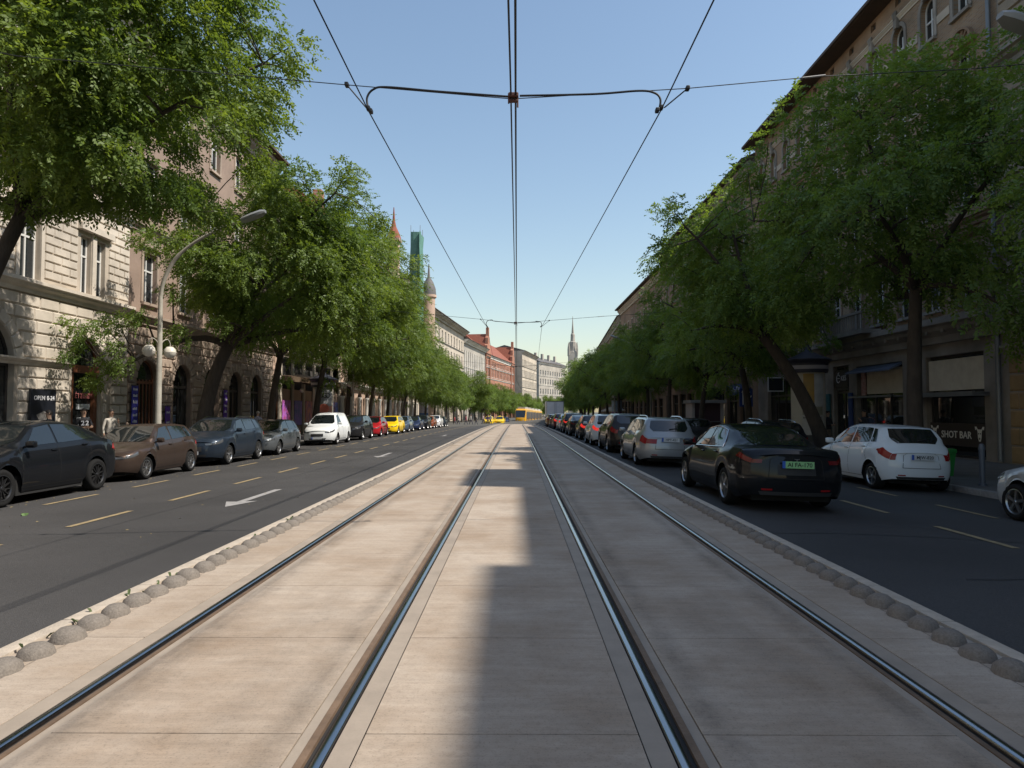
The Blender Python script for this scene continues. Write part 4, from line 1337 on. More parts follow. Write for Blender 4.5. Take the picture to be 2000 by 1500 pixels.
TYPES = {
 'hatch': dict(L=3.95, W=1.69, H=1.48, wb=2.46, fo=.80, r=.305,
   top=[(0,.46),(.025,.52),(.10,.575),(.22,.635),(.265,.655),(.44,.955),(.54,1.0),(.72,.99),(.87,.955),(.955,.715),(.985,.63),(1,.57)],
   belt=[(0,.44),(.08,.53),(.26,.63),(.6,.655),(.88,.70),(.96,.67),(1,.55)],
   ws=(.272,.445), rg=(.868,.958), side=[(.315,.555,.445,.555),(.572,.80,.572,.775),(.815,.885,.79,.83)], seams=(.295,.563,.80)),
 'suv': dict(L=4.42, W=1.82, H=1.60, wb=2.67, fo=.85, r=.34,
   top=[(0,.50),(.02,.57),(.08,.62),(.22,.675),(.27,.695),(.42,.955),(.52,1.0),(.75,.99),(.89,.955),(.96,.735),(.985,.66),(1,.60)],
   belt=[(0,.48),(.08,.58),(.27,.665),(.6,.68),(.9,.72),(.965,.69),(1,.58)],
   ws=(.275,.425), rg=(.885,.962), side=[(.32,.54,.425,.54),(.556,.765,.556,.75),(.785,.885,.768,.84)], seams=(.29,.548,.77)),
 'sedan': dict(L=4.69, W=1.85, H=1.44, wb=2.875, fo=.84, r=.335,
   top=[(0,.40),(.025,.48),(.11,.575),(.20,.645),(.235,.665),(.40,.945),(.50,1.0),(.58,.99),(.70,.925),(.82,.80),(.875,.752),(.93,.745),(.985,.742),(1,.66)],
   belt=[(0,.38),(.1,.545),(.24,.65),(.55,.665),(.80,.705),(.88,.722),(.97,.71),(1,.62)],
   ws=(.24,.405), rg=(.60,.872), side=[(.285,.505,.41,.505),(.517,.735,.517,.665)], seams=(.265,.511,.70), roof_glass=True, taper=.26, tum=.50),
 'crossover': dict(L=4.75, W=1.92, H=1.62, wb=2.89, fo=.86, r=.36,
   top=[(0,.42),(.03,.51),(.12,.59),(.21,.655),(.245,.675),(.41,.95),(.52,1.0),(.62,.99),(.76,.925),(.90,.775),(.955,.72),(.985,.68),(1,.60)],
   belt=[(0,.40),(.09,.555),(.25,.655),(.58,.675),(.85,.725),(.96,.69),(1,.57)],
   ws=(.25,.412), rg=(.70,.905), side=[(.295,.515,.418,.515),(.528,.80,.528,.715)], seams=(.275,.521,.74), roof_glass=True, taper=.18, tum=.46),
 'estate': dict(L=4.60, W=1.76, H=1.50, wb=2.70, fo=.88, r=.315,
   top=[(0,.46),(.02,.52),(.09,.58),(.215,.64),(.25,.66),(.40,.955),(.48,1.0),(.75,1.0),(.915,.965),(.97,.715),(.988,.64),(1,.58)],
   belt=[(0,.44),(.08,.53),(.25,.635),(.6,.66),(.9,.695),(.97,.67),(1,.56)],
   ws=(.255,.405), rg=(.915,.973), side=[(.295,.495,.405,.495),(.508,.70,.508,.69),(.715,.90,.705,.865)], seams=(.27,.502,.705)),
 'van': dict(L=4.16, W=1.76, H=1.76, wb=2.49, fo=.84, r=.31,
   top=[(0,.44),(.02,.50),(.07,.545),(.17,.605),(.21,.63),(.37,.93),(.46,.99),(.7,1.0),(.96,.985),(.985,.86),(.994,.6),(1,.55)],
   belt=[(0,.42),(.08,.51),(.22,.60),(.6,.61),(.98,.62),(1,.53)],
   ws=(.217,.372), rg=(.966,.984), side=[(.265,.50,.385,.50)], seams=(.245,.51,.80)),
}
lamphouse_m = mat('lamp_house', (.10,.105,.11), .12, metal=.3, spec=.9)
_lens = []
def lens_me():
    if not _lens: _lens.append(MB().lathe([(.052,-.02),(.048,.004),(.03,.012),(0,.015)], 14, axis='Y').mesh('lens', lamp_m, smooth=50))
    return _lens[0]
NI = 10   # section points 0..10 from sill to roof centre
class CarShape:
    def __init__(s, T):
        s.T = T; s.L=T['L']; s.W=T['W']; s.H=T['H']
        xs = np.linspace(0,1,401)
        def prof(pts, sg):
            a = np.interp(xs, [p[0] for p in pts], [p[1] for p in pts])*s.H
            k = np.exp(-.5*(np.arange(-12,13)/sg)**2); k /= k.sum()
            pad = np.concatenate([np.full(12,a[0]), a, np.full(12,a[-1])])
            return np.convolve(pad, k, 'valid')
        s.top = prof(T['top'], 3.2); s.belt = prof(T['belt'], 5.0)
        s.xs = xs
        s.w1 = T['fo']; s.w2 = T['fo']+T['wb']
        s.ra = T['r']+.065
        s.floor = .19 if s.H < 1.55 else .23
    def section(s, d):
        u = min(max(d/s.L,0),1)
        zt = float(np.interp(u, s.xs, s.top)); zb = min(float(np.interp(u, s.xs, s.belt)), zt-.012)
        f = max(0, 1-d/.75); r_ = max(0, 1-(s.L-d)/.65)
        w = s.W/2*(1 - .09*f**2.0 - .06*r_**2.0)
        cf = max(0, 1-d/.24); cr = max(0, 1-(s.L-d)/.20)
        w *= 1 - .17*cf**2.6 - .13*cr**2.6
        zl_ = s.floor + .07*max(0,1-d/.5)**2 + .09*max(0,1-(s.L-d)/.5)**2
        za = zl_
        for wc in (s.w1, s.w2):
            q = abs(d-wc)
            if q < s.ra: za = max(za, s.T['r'] + math.sqrt(s.ra**2-q*q))
        za = min(za, zb-.06)
        hb = zb-za
        flare = 0.0
        for wc in (s.w1, s.w2):
            q = abs(d-wc)
            flare = max(flare, .018*sm(1-max(0,q-s.ra*.7)/.35))
        pts = [(w-.085*(1 if za==zl_ else 0.12)+flare*.5, za), (w-.030+flare, za+.14*hb), (w+flare*.7, za+.40*hb), (w-.010+flare*.2, za+.66*hb), (w-.042, za+.88*hb), (w-.082, zb)]
        g = zt-zb
        b = sm((g-.035)/.15)
        # hood / deck like closing
        hood = []
        for qv in (.10,.24,.42,.70,1.0):
            hood.append(((w-.082)*(1-qv), zb+g*(1-(1-qv)**2.4)))
        tum = s.T.get('tum', .40)
        tp = s.T.get('taper', .05)*sm((u-.52)/.42)
        wr = max(.25, (w-.082-tum*g)*(1-tp))
        cab = [((w-.082-tum*g*.42-.004)*(1-tp*.5), zb+g*.45), (wr+.028, zb+g*.86), (wr-.045, zb+g*.965), (wr*.55, zt-.008), (0, zt)]
        for h_, c_ in zip(hood, cab):
            pts.append((h_[0]*(1-b)+c_[0]*b, h_[1]*(1-b)+c_[1]*b))
        return pts
    def bow(s, d):
        f = max(0,1-d/(.42*s.L)); r_ = max(0,1-(s.L-d)/(.38*s.L))
        return .26*f**1.3 - .17*r_**1.3
    def P(s, d, tau, side=1):
        """local point: x lateral, y forward, z up"""
        pts = s.section(d)
        i = min(int(tau), NI-1); f = tau-i
        p0 = pts[max(i-1,0)]; p1 = pts[i]; p2 = pts[i+1]; p3 = pts[min(i+2,NI)]
        y = p1[0]*(1-f)+p2[0]*f; z = p1[1]*(1-f)+p2[1]*f
        X = d + s.bow(d)*(y/(s.W/2))**2
        return Vector((side*y, s.L/2-X, z))
    def C(s, front, tau, a):
        """front or rear fascia point"""
        d = 0 if front else s.L
        p = s.P(d, tau, 1)
        y = p.x*a
        X = d + s.bow(d)*(y/(s.W/2))**2
        pts = s.section(d); z0, z1 = pts[0][1], pts[NI][1]
        k = (p.z-z0)/max(z1-z0,.01)
        bul = .05*(1-(2*k-.7)**2) if k < 1 else 0
        bul = max(bul,-.03)*(1-a**4)
        X += -bul if front else bul
        return Vector((y, s.L/2-X, p.z))
    def body(s):
        ds = set(np.round(np.linspace(0,s.L,46),4))
        for k in (.02,.045,.08,.12,.17,.22,.28): ds.add(round(k,4)); ds.add(round(s.L-k,4))
        for wc in (s.w1, s.w2):
            for k in np.linspace(-1,1,17): ds.add(round(wc+k*s.ra*.999,4))
        ds = sorted(ds)
        mb = MB(); n = 2*NI+1
        for d in ds:
            for k in range(n):
                tau = k if k <= NI else 2*NI-k
                mb.v.append(tuple(s.P(d, tau, 1 if k <= NI else -1)))
        for i in range(len(ds)-1):
            for k in range(n-1):
                mb.f.append((i*n+k, i*n+k+1, (i+1)*n+k+1, (i+1)*n+k)); mb.m.append(0)
        for front in (True, False):
            for tau in range(NI):
                vs = [s.C(front, t_, a) for t_ in (tau, tau+1) for a in np.linspace(-1,1,9)]
                mb.add(vs, [(k,k+1,10+k,9+k) for k in range(8)])
        return mb
    def body_mesh(s, m):
        me = s.body().mesh('body', m)
        bm = bmesh.new(); bm.from_mesh(me)
        bmesh.ops.remove_doubles(bm, verts=bm.verts, dist=.0015)
        bmesh.ops.recalc_face_normals(bm, faces=bm.faces)
        bm.to_mesh(me); bm.free()
        me.polygons.foreach_set('use_smooth', [True]*len(me.polygons))
        me.set_sharp_from_angle(angle=R(42))
        return me
    def spatch(s, d0, d1, d0t, d1t, ta, tb, side, off=.007, nu=10, nv=4, mb=None, mi=0):
        mb = mb or MB(); vs = []
        for j in range(nv+1):
            v = j/nv
            for i in range(nu+1):
                u = i/nu
                d = (d0+(d1-d0)*u)*(1-v)+(d0t+(d1t-d0t)*u)*v
                tau = ta+(tb-ta)*v
                p = s.P(d,tau,side)
                n = (s.P(min(d+.03,s.L),tau,side)-s.P(max(d-.03,0),tau,side)).cross(s.P(d,min(tau+.15,NI),side)-s.P(d,max(tau-.15,0),side))
                if n.length < 1e-8: n = Vector((side,0,.3))
                n.normalize()
                ref = Vector((side*1.0, 0, .5)) if tau < 8 else Vector((0,0,1))
                if n.dot(ref) < 0: n = -n
                vs.append(p+n*off)
        w_ = nu+1
        return mb.add(vs, [(j*w_+i, j*w_+i+1, (j+1)*w_+i+1, (j+1)*w_+i) for j in range(nv) for i in range(nu)], mi)
    def tpatch(s, d0, d1, tau0, off=.007, n=8, mb=None):
        """across the car from side to side: windscreen, rear glass, roof"""
        mb = mb or MB(); vs = []
        taus = [(tau0+(NI-tau0)*k/5, 1) for k in range(6)] + [(NI-(NI-tau0)*k/5, -1) for k in range(1,6)]
        for j in range(n+1):
            d = d0+(d1-d0)*j/n
            for tau, sd in taus:
                p = s.P(d,tau,sd)
                t1 = s.P(min(d+.04,s.L),tau,sd)-s.P(max(d-.04,0),tau,sd)
                nrm = t1.cross(Vector((1,0,0)))
                if nrm.z < 0: nrm = -nrm
                vs.append(p+nrm.normalized()*off)
        w_ = len(taus)
        return mb.add(vs, [(j*w_+i, j*w_+i+1, (j+1)*w_+i+1, (j+1)*w_+i) for j in range(n) for i in range(w_-1)])
    def cpatch(s, front, t0, t1, a0, a1, off=.008, n=6, mb=None, mi=0):
        mb = mb or MB(); vs = []
        for j in range(4):
            for i in range(n+1):
                p = s.C(front, t0+(t1-t0)*j/3, a0+(a1-a0)*i/n)
                vs.append(p+Vector((0, off if front else -off, 0)))
        return mb.add(vs, [(j*(n+1)+i, j*(n+1)+i+1, (j+1)*(n+1)+i+1, (j+1)*(n+1)+i) for j in range(3) for i in range(n)], mi)

WH = {}
def wheel_mesh(style):
    if style in WH: return WH[style]
    ty = MB().lathe([(.66,-.10),(.80,-.115),(.93,-.11),(.985,-.075),(1.0,-.03),(1.0,.03),(.985,.075),(.93,.11),(.80,.115),(.66,.10)], 28, axis='X').mesh('wheel', tyre_m, smooth=50)
    rm = MB()
    rm.lathe([(.665,-.08),(.69,.105),(.655,.108),(.62,.085),(.60,-.05)], 28, axis='X', mi=0)
    rm.lathe([(.60,.02),(.0,.02)], 20, axis='X', mi=1)
    n, wd = {'five':(5,.17),'multi':(10,.065),'turbine':(12,.055),'steel':(7,.13)}[style]
    for k in range(n):
        t = 2*PI*k/n
        c, s_ = math.cos(t), math.sin(t); c2, s2 = -s_, c
        sk = .10 if style == 'turbine' else 0
        a = [(.09, .10-0), (.09, .06), (.63, .055), (.63, .09)]
        vs = []
        for sgn in (-1, 1):
            for r_, h_ in a:
                wv = wd*(.75 if r_ < .3 else 1.0)*sgn*.5 + (sk if r_ > .3 else 0)
                vs.append((h_, r_*c+wv*c2, r_*s_+wv*s2))
        rm.add(vs, [(0,1,2,3),(7,6,5,4),(0,3,7,4),(1,5,6,2),(3,2,6,7),(0,4,5,1)])
    rm.lathe([(.0,.115),(.10,.112),(.13,.09),(.13,.03)], 12, axis='X')
    WH[style] = (ty, rm.mesh('rim', [rimd_m if style in ('turbine',) else rim_m, hub_m], smooth=35))
    return WH[style]

CARM = {}
def make_car(label, kind, col, x, y_front, away=True, group=None, wheel='multi', plate=None, brake=False, detail=True, scale=None,
             trim=False, roof_rails=False, dx=0.0, rot=0.0, name='car', taxi=False, z=None, dims=None, chrome=False):
    """away=True: drives or faces away from the camera; y_front is the street position of the end nearest the camera"""
    T = dict(TYPES[kind])
    if dims: T.update(dims)
    key = (kind, tuple(sorted(dims.items())) if dims else None)
    if key not in CARM: CARM[key] = dict(shape=CarShape(T))
    K = CARM[key]; S = K['shape']; L = S.L; W = S.W; H = S.H
    p, h = curve(y_front + L/2, x)
    zc = road_z(x) if z is None else z
    slope = .2/8.2 if x < 0 else .2/6.8
    tilt = (slope if x > 0 else -slope)*(1 if away else -1)
    e = empty(name, (p.x, p.y, zc), 0, label, 'car' if name == 'car' else name, group, rot=(0, tilt, (0 if away else PI) - h + rot))
    def part(nm, fn, m, parent=e, smooth=40, cache=True):
        ck = (nm, m.name if not isinstance(m, list) else m[0].name, parent is e, cache if isinstance(cache, str) else '')
        if cache and ck in K: me = K[ck]
        else:
            me = fn().mesh(nm, m, smooth=smooth)
            if cache: K[ck] = me
        return inst(nm, me, parent)
    pm = paint(*col)
    bk = ('body', pm.name)
    if bk not in K: K[bk] = S.body_mesh(pm)
    body = inst('body', K[bk], e)
    def under():
        mb = MB()
        mb.box(-W/2+.27, W/2-.27, -L/2+.25, L/2-.25, .17, H*.42)
        mb.box(-W/2+.10, W/2-.10, L/2-S.w2+S.ra*1.02, L/2-S.w1-S.ra*1.02, .17, H*.34)
        return mb
    part('underbody', under, under_m)
    # glass
    ws, rg = T['ws'], T['rg']
    part('windscreen', lambda: S.tpatch(ws[0]*L+.03, ws[1]*L-.02, 8.05), cglass)
    part('rear_window', lambda: S.tpatch(rg[0]*L+.03, rg[1]*L-.02, 8.2), cglass)
    if T.get('roof_glass'):
        part('roof_glass', lambda: S.tpatch(ws[1]*L+.06, rg[0]*L-.02, 8.3, off=.005), cglass)
    for sd in (1, -1):
        for wi, (a, b, c, d) in enumerate(T['side']):
            part('side_window', lambda: S.spatch(a*L, b*L, c*L, d*L, 5.22, 6.93, sd), cglass, cache='w%d_%d' % (wi, sd))
        if chrome:
            def ch():
                mb = MB(); a = T['side'][0]; b = T['side'][-1]
                lo = [S.P(a[0]*L+(b[1]-a[0])*L*k/12, 5.12, sd)+Vector((sd*.008,0,0)) for k in range(13)]
                up = [S.P(b[1]*L+(b[3]-b[1])*L*k/6, 5.12+1.9*k/6, sd)+Vector((sd*.008,0,.004)) for k in range(1,7)] + \
                     [S.P(b[3]*L+(a[2]-b[3])*L*k/8, 7.02, sd)+Vector((sd*.006,0,.008)) for k in range(1,9)] + \
                     [S.P(a[2]*L+(a[0]-a[2])*L*k/6, 7.02-1.9*k/6, sd)+Vector((sd*.008,0,.004)) for k in range(1,7)]
                return mb.tube(lo+up, .011, 5)
            part('window_trim', ch, chrome_m, cache='c%d' % sd)
    # wheels
    ty, rm = wheel_mesh(wheel)
    r_ = T['r']
    for sd in (1, -1):
        for wc in (S.w1, S.w2):
            w = inst('wheel', ty, e, (sd*(W/2-.125), L/2-wc, r_), rot=(0.3*wc, 0, 0 if sd > 0 else PI), scale=(1.0, r_, r_))
            inst('rim', rm, w)
    # lamps
    tail = redlit_m if brake else (mat('tail_lamp_dark', (.13,.007,.008), .2, spec=.4) if kind == 'sedan' else red_m)
    hi = kind in ('suv','van','estate','hatch')
    for sd in (1, -1):
        hl = part('headlight', lambda: S.spatch(.0, .30, .03, .34, 3.75, 4.6, sd, mb=S.cpatch(True, 3.75, 4.60, .68*sd, 1.0*sd)), lamphouse_m, cache='h%d' % sd)
        hp = S.P(.05, 4.22, sd)
        inst('lens', lens_me(), hl, (hp.x*.95, hp.y+.004, hp.z))
        if kind == 'sedan':
            fn = lambda: S.spatch(L-.30, L-.0, L-.20, L-.0, 3.8, 4.5, sd, mb=S.cpatch(False, 3.8, 4.45, .78*sd, 1.0*sd))
        elif kind == 'estate':
            fn = lambda: S.spatch(L-.24, L-.0, L-.14, L-.0, 3.15, 4.7, sd, mb=S.cpatch(False, 3.3, 4.65, .58*sd, 1.0*sd))
        elif kind == 'van':
            fn = lambda: S.spatch(L-.10, L-.0, L-.08, L-.0, 3.0, 4.9, sd, mb=S.cpatch(False, 3.0, 4.9, .86*sd, 1.0*sd))
        else:
            fn = lambda: S.spatch(L-.30, L-.0, L-.14, L-.0, 3.5, 4.95, sd, mb=S.cpatch(False, 3.4, 4.9, .84*sd, 1.0*sd))
        part('tail_light', fn, tail, cache='t%d' % sd)
        part('mirror', lambda: MB().rbox((sd*(W/2+.06), L/2-T['side'][0][0]*L-.10, S.P(T['side'][0][0]*L+.1,5.1,1).z+.07), (.20,.11,.135), .045).tube(
            [(sd*(W/2-.08), L/2-T['side'][0][0]*L-.10, S.P(T['side'][0][0]*L+.1,5.1,1).z+.02), (sd*(W/2+.03), L/2-T['side'][0][0]*L-.10, S.P(T['side'][0][0]*L+.1,5.1,1).z+.05)], .025, 6), pm, smooth=60, cache='m%d' % sd)
    # bumper inserts
    if not (kind == 'sedan'):
        part('grille', lambda: S.cpatch(True, 2.0, 3.3, -.5, .5, mb=S.cpatch(True, .3, 1.2, -.72, .72)), trim_m)
    part('rear_bumper_trim', lambda: S.cpatch(False, .05, .75, -.86, .86), trim_m)
    if detail:
        def lid():
            mb = MB()
            for a_ in ((-.62,-.605),(.605,.62)): S.cpatch(False, 2.2, 9.0, a_[0], a_[1], off=.006, n=1, mb=mb)
            S.cpatch(False, 2.15, 2.22, -.62, .62, off=.006, mb=mb)
            return mb
        part('boot_seam', lid, under_m)
        for sd in (1,-1):
            part('reflector', lambda: S.cpatch(False, .95, 1.15, .55*sd, .78*sd), red_m, cache='r%d' % sd)
        if away and kind in ('sedan',):
            part('plate_recess', lambda: S.cpatch(False, 2.55, 3.75, -.42, .42, off=.004), trim_m)
            bz = S.C(False, 4.35, 0)
            MB().box(-.045,.045,-.006,0,.018,.032).box(-.012,.012,-.006,0,-.045,.02).build('badge', chrome_m, e, (0, bz.y-.012, bz.z))
    if detail:
        def seams():
            mb = MB()
            for sd in (1,-1):
                for q_ in T['seams']:
                    S.spatch(q_*L-.005, q_*L+.005, q_*L-.005, q_*L+.005, .7, 5.05, sd, off=.004, nu=1, nv=8, mb=mb)
                S.spatch(T['seams'][0]*L, T['seams'][-1]*L, T['seams'][0]*L, T['seams'][-1]*L, .72, .80, sd, off=.004, nu=8, nv=1, mb=mb)
            return mb
        part('door_seam', seams, under_m)
        def handles():
            mb = MB()
            for sd in (1,-1):
                for q_ in T['seams'][1:]:
                    c = S.P(q_*L-.16, 4.2, sd)
                    mb.rbox((c.x+sd*.012, c.y, c.z), (.035,.17,.03), .012)
            return mb
        part('door_handle', handles, pm, smooth=60)
        def wip():
            a = S.P(rg[1]*L-.05, 9.5, 1); b = S.P((rg[0]*.45+rg[1]*.55)*L, 8.4, 1)
            return MB().tube([(0,a.y-.03,a.z+.02),(b.x*.5,(a.y+b.y)/2-.03,(a.z+b.z)/2+.0)], .012, 5)
        if kind in ('hatch','suv','estate'): part('rear_wiper', wip, trim_m)
    if trim:
        def arch_trim():
            mb = MB()
            for sd in (1,-1):
                for wc in (S.w1, S.w2):
                    for k in range(14):
                        t0, t1 = PI*k/14, PI*(k+1)/14
                        pts = []
                        for t, rr_ in ((t0,S.ra*.985),(t1,S.ra*.985),(t1,S.ra+.05),(t0,S.ra+.05)):
                            pts.append((sd*(W/2+.021), L/2-wc+rr_*math.cos(t), r_+rr_*math.sin(t)))
                        mb.add(pts, [(0,1,2,3)])
            return mb
        part('arch_trim', arch_trim, trim_m)
    if roof_rails:
        def rails():
            mb = MB()
            for sd in (1,-1):
                pts = [S.P(dd*L, 8.1, sd)+Vector((0,0,.05 if 0 < k < 6 else .0)) for k, dd in enumerate(np.linspace(.46,.86,7))]
                mb.tube(pts, .016, 6)
            return mb
        part('roof_rail', rails, chrome_m)
    if taxi:
        part('roof_sign', lambda: MB().rbox((0, L/2-.5*L, H+.06), (.42,.16,.12), .03), mat('taxi_sign', (.75,.62,.1), .4))
    if plate:
        txt, gm, front, zz = plate
        fr = S.C(front, 2.6, 0)
        yy = fr.y + (.03 if front else -.03)
        pl = MB().box(-.26,.26,-.008,.008,-.056,.056).build('number_plate', gm, e, (0,yy,zz), 0 if not front else PI)
        MB().box(-.262,-.215,-.011,.0085,-.057,.057).build('country_band', plate_b, pl)
        if txt: inst('lettering', text_mesh(txt, .098, ink, .001, .0012), pl, (.024,-.0105,-.001))
    return e

GLC = 'cars parked along the left kerb'
GRC = 'cars queueing in the right hand lane'
XP = -10.62
make_car('shiny black crossover with dark spoked wheels, parked nearest at the left edge', 'crossover', ('black', (.008,.009,.011), .2), -10.5, 11.85, False, GLC, 'turbine', detail=True)
make_car('brown metallic hatchback parked behind the black crossover', 'hatch', ('brown', (.058,.041,.033), .6), XP, 17.3, False, GLC, 'multi', plate=('', plate_w, True, .42), dims=dict(L=3.97,W=1.70,H=1.47))
make_car('dark blue grey sport utility car parked third from the left', 'suv', ('blue_grey', (.022,.031,.045), .5), XP, 22.3, False, GLC, 'five', roof_rails=True, plate=('', plate_w, True, .45))
make_car('small silver grey hatchback parked fourth, before the driveway gap', 'hatch', ('silver_grey', (.11,.12,.128), .6), XP, 27.4, False, GLC, 'five')
make_car('white delivery van with black grille parked at the left kerb', 'van', ('white_van', (.68,.70,.70), .0), XP+.05, 36.2, False, GLC, 'five', trim=False, name='van', plate=('', plate_w, True, .40))
make_car('black sport utility car parked right behind the white van', 'suv', ('anthracite', (.022,.022,.024), .4), XP, 42.4, False, GLC, 'five', trim=True)
make_car('red hatchback parked between the black car and the yellow taxi', 'hatch', ('red', (.36,.015,.02), .1), XP, 48.6, False, GLC, 'five')
make_car('bright yellow taxi parked at the left kerb behind the red hatchback', 'estate', ('taxi_yellow', (.75,.50,.01), .0), XP+.1, 55.0, False, GLC, 'multi')
far_l = [('blue_grey2', (.07,.10,.15), 'hatch', 'pale blue grey hatchback parked behind the yellow taxi'), ('navy', (.02,.03,.07), 'sedan', 'navy saloon parked second behind the yellow taxi'),
         ('black2', (.012,.014,.018), 'suv', 'black sport utility car in the far left parking row'), ('copper', (.22,.06,.025), 'hatch', 'copper red small car in the far left parking row'),
         ('white2', (.70,.70,.70), 'suv', 'white sport utility car in the far left parking row'), ('dark2', (.03,.035,.045), 'hatch', 'dark grey hatchback, last of the left parking row')]
for i, (n_, c_, k_, lb) in enumerate(far_l):
    make_car(lb, k_, (n_, c_, .3), XP, 61.5+i*6.3, False, GLC, 'five', detail=False)
make_car('yellow taxi standing on the road left of the far tram', 'estate', ('taxi_yellow', None, 0), -5.6, 118, False, 'taxis by the far tram', 'multi', detail=False, taxi=True)
make_car('yellow taxi nearest the far tram', 'estate', ('taxi_yellow', None, 0), -3.4-.6, 122, False, 'taxis by the far tram', 'multi', detail=False, taxi=True)
make_car('dark car between the yellow taxi and the tram', 'hatch', ('navy', None, 0), -4.0, 134, False, None, 'multi', detail=False)
# right lane, seen from behind
make_car('glossy black saloon with green number plate driving beside the tracks', 'sedan', ('black', None, .2), 4.62, 11.4, True, GRC, 'five',
         plate=('AI FA-170', plate_g, False, .80), chrome=True)
make_car('silver estate car ahead of the black saloon', 'estate', ('silver', (.30,.31,.315), .75), 4.55, 20.4, True, GRC, 'multi', plate=('HPT-421', plate_w, False, .83), roof_rails=True, chrome=False)
make_car('dark brown sport utility car ahead of the silver estate', 'suv', ('dark_brown', (.03,.024,.02), .5), 4.55, 26.9, True, GRC, 'five', plate=('', plate_w, False, .8))
make_car('white rounded hatchback third ahead in the queue', 'hatch', ('white3', (.62,.63,.62), 0), 4.45, 32.6, True, GRC, 'five', brake=True, dims=dict(H=1.55,W=1.76,L=4.1), plate=('', plate_w, False, .8))
q_ = [('graphite', (.035,.034,.036), 'hatch', 39.6, True, 'graphite hatchback with its brake lights on, fourth in the queue'), ('black2', None, 'sedan', 46.2, False, 'black saloon in the middle of the queue'),
      ('dark2', None, 'suv', 53.0, True, 'dark sport utility car with brake lights on in the queue'), ('white2', None, 'hatch', 60.0, True, 'white small car far up the queue'),
      ('maroon', (.10,.015,.02), 'suv', 67.0, True, 'maroon car far up the queue'), ('graphite', None, 'hatch', 74.5, False, 'graphite car close behind the lorry'), ('tan', (.20,.12,.06), 'suv', 82, False, 'tan car right behind the lorry')]
for n_, c_, k_, yy, br, lb in q_:
    make_car(lb, k_, (n_, c_, .3), 4.5, yy, True, GRC, 'five', brake=br, detail=False)
# right kerb
GRP = 'cars parked along the right kerb'
sw_ = make_car('white hatchback with red tail lights parked by the bar', 'hatch', ('white_hatch', (.66,.69,.70), 0), 9.05, 15.4, True, GRP, 'five', plate=('MJW-820', plate_w, False, .78), dims=dict(L=3.85,W=1.69,H=1.51))
make_car('pale silver car cut by the right edge', 'hatch', ('pale_silver', (.45,.47,.48), .4), 9.0, 8.2, True, GRP, 'five')
make_car('black estate parked behind the black saloon at the right kerb', 'suv', ('black2', None, 0), 9.1, 23.2, True, GRP, 'five', roof_rails=True, dims=dict(H=1.5))
for i, (n_, c_, k_) in enumerate([('graphite', None, 'hatch'), ('red', None, 'hatch'), ('silver', None, 'suv'), ('navy', None, 'hatch')]):
    make_car(['graphite', 'red', 'silver', 'navy'][i] + ' car parked at the right kerb beyond the queue', k_, (n_, c_, .3), 9.1, 34+i*11, True, GRP, 'five', detail=False)
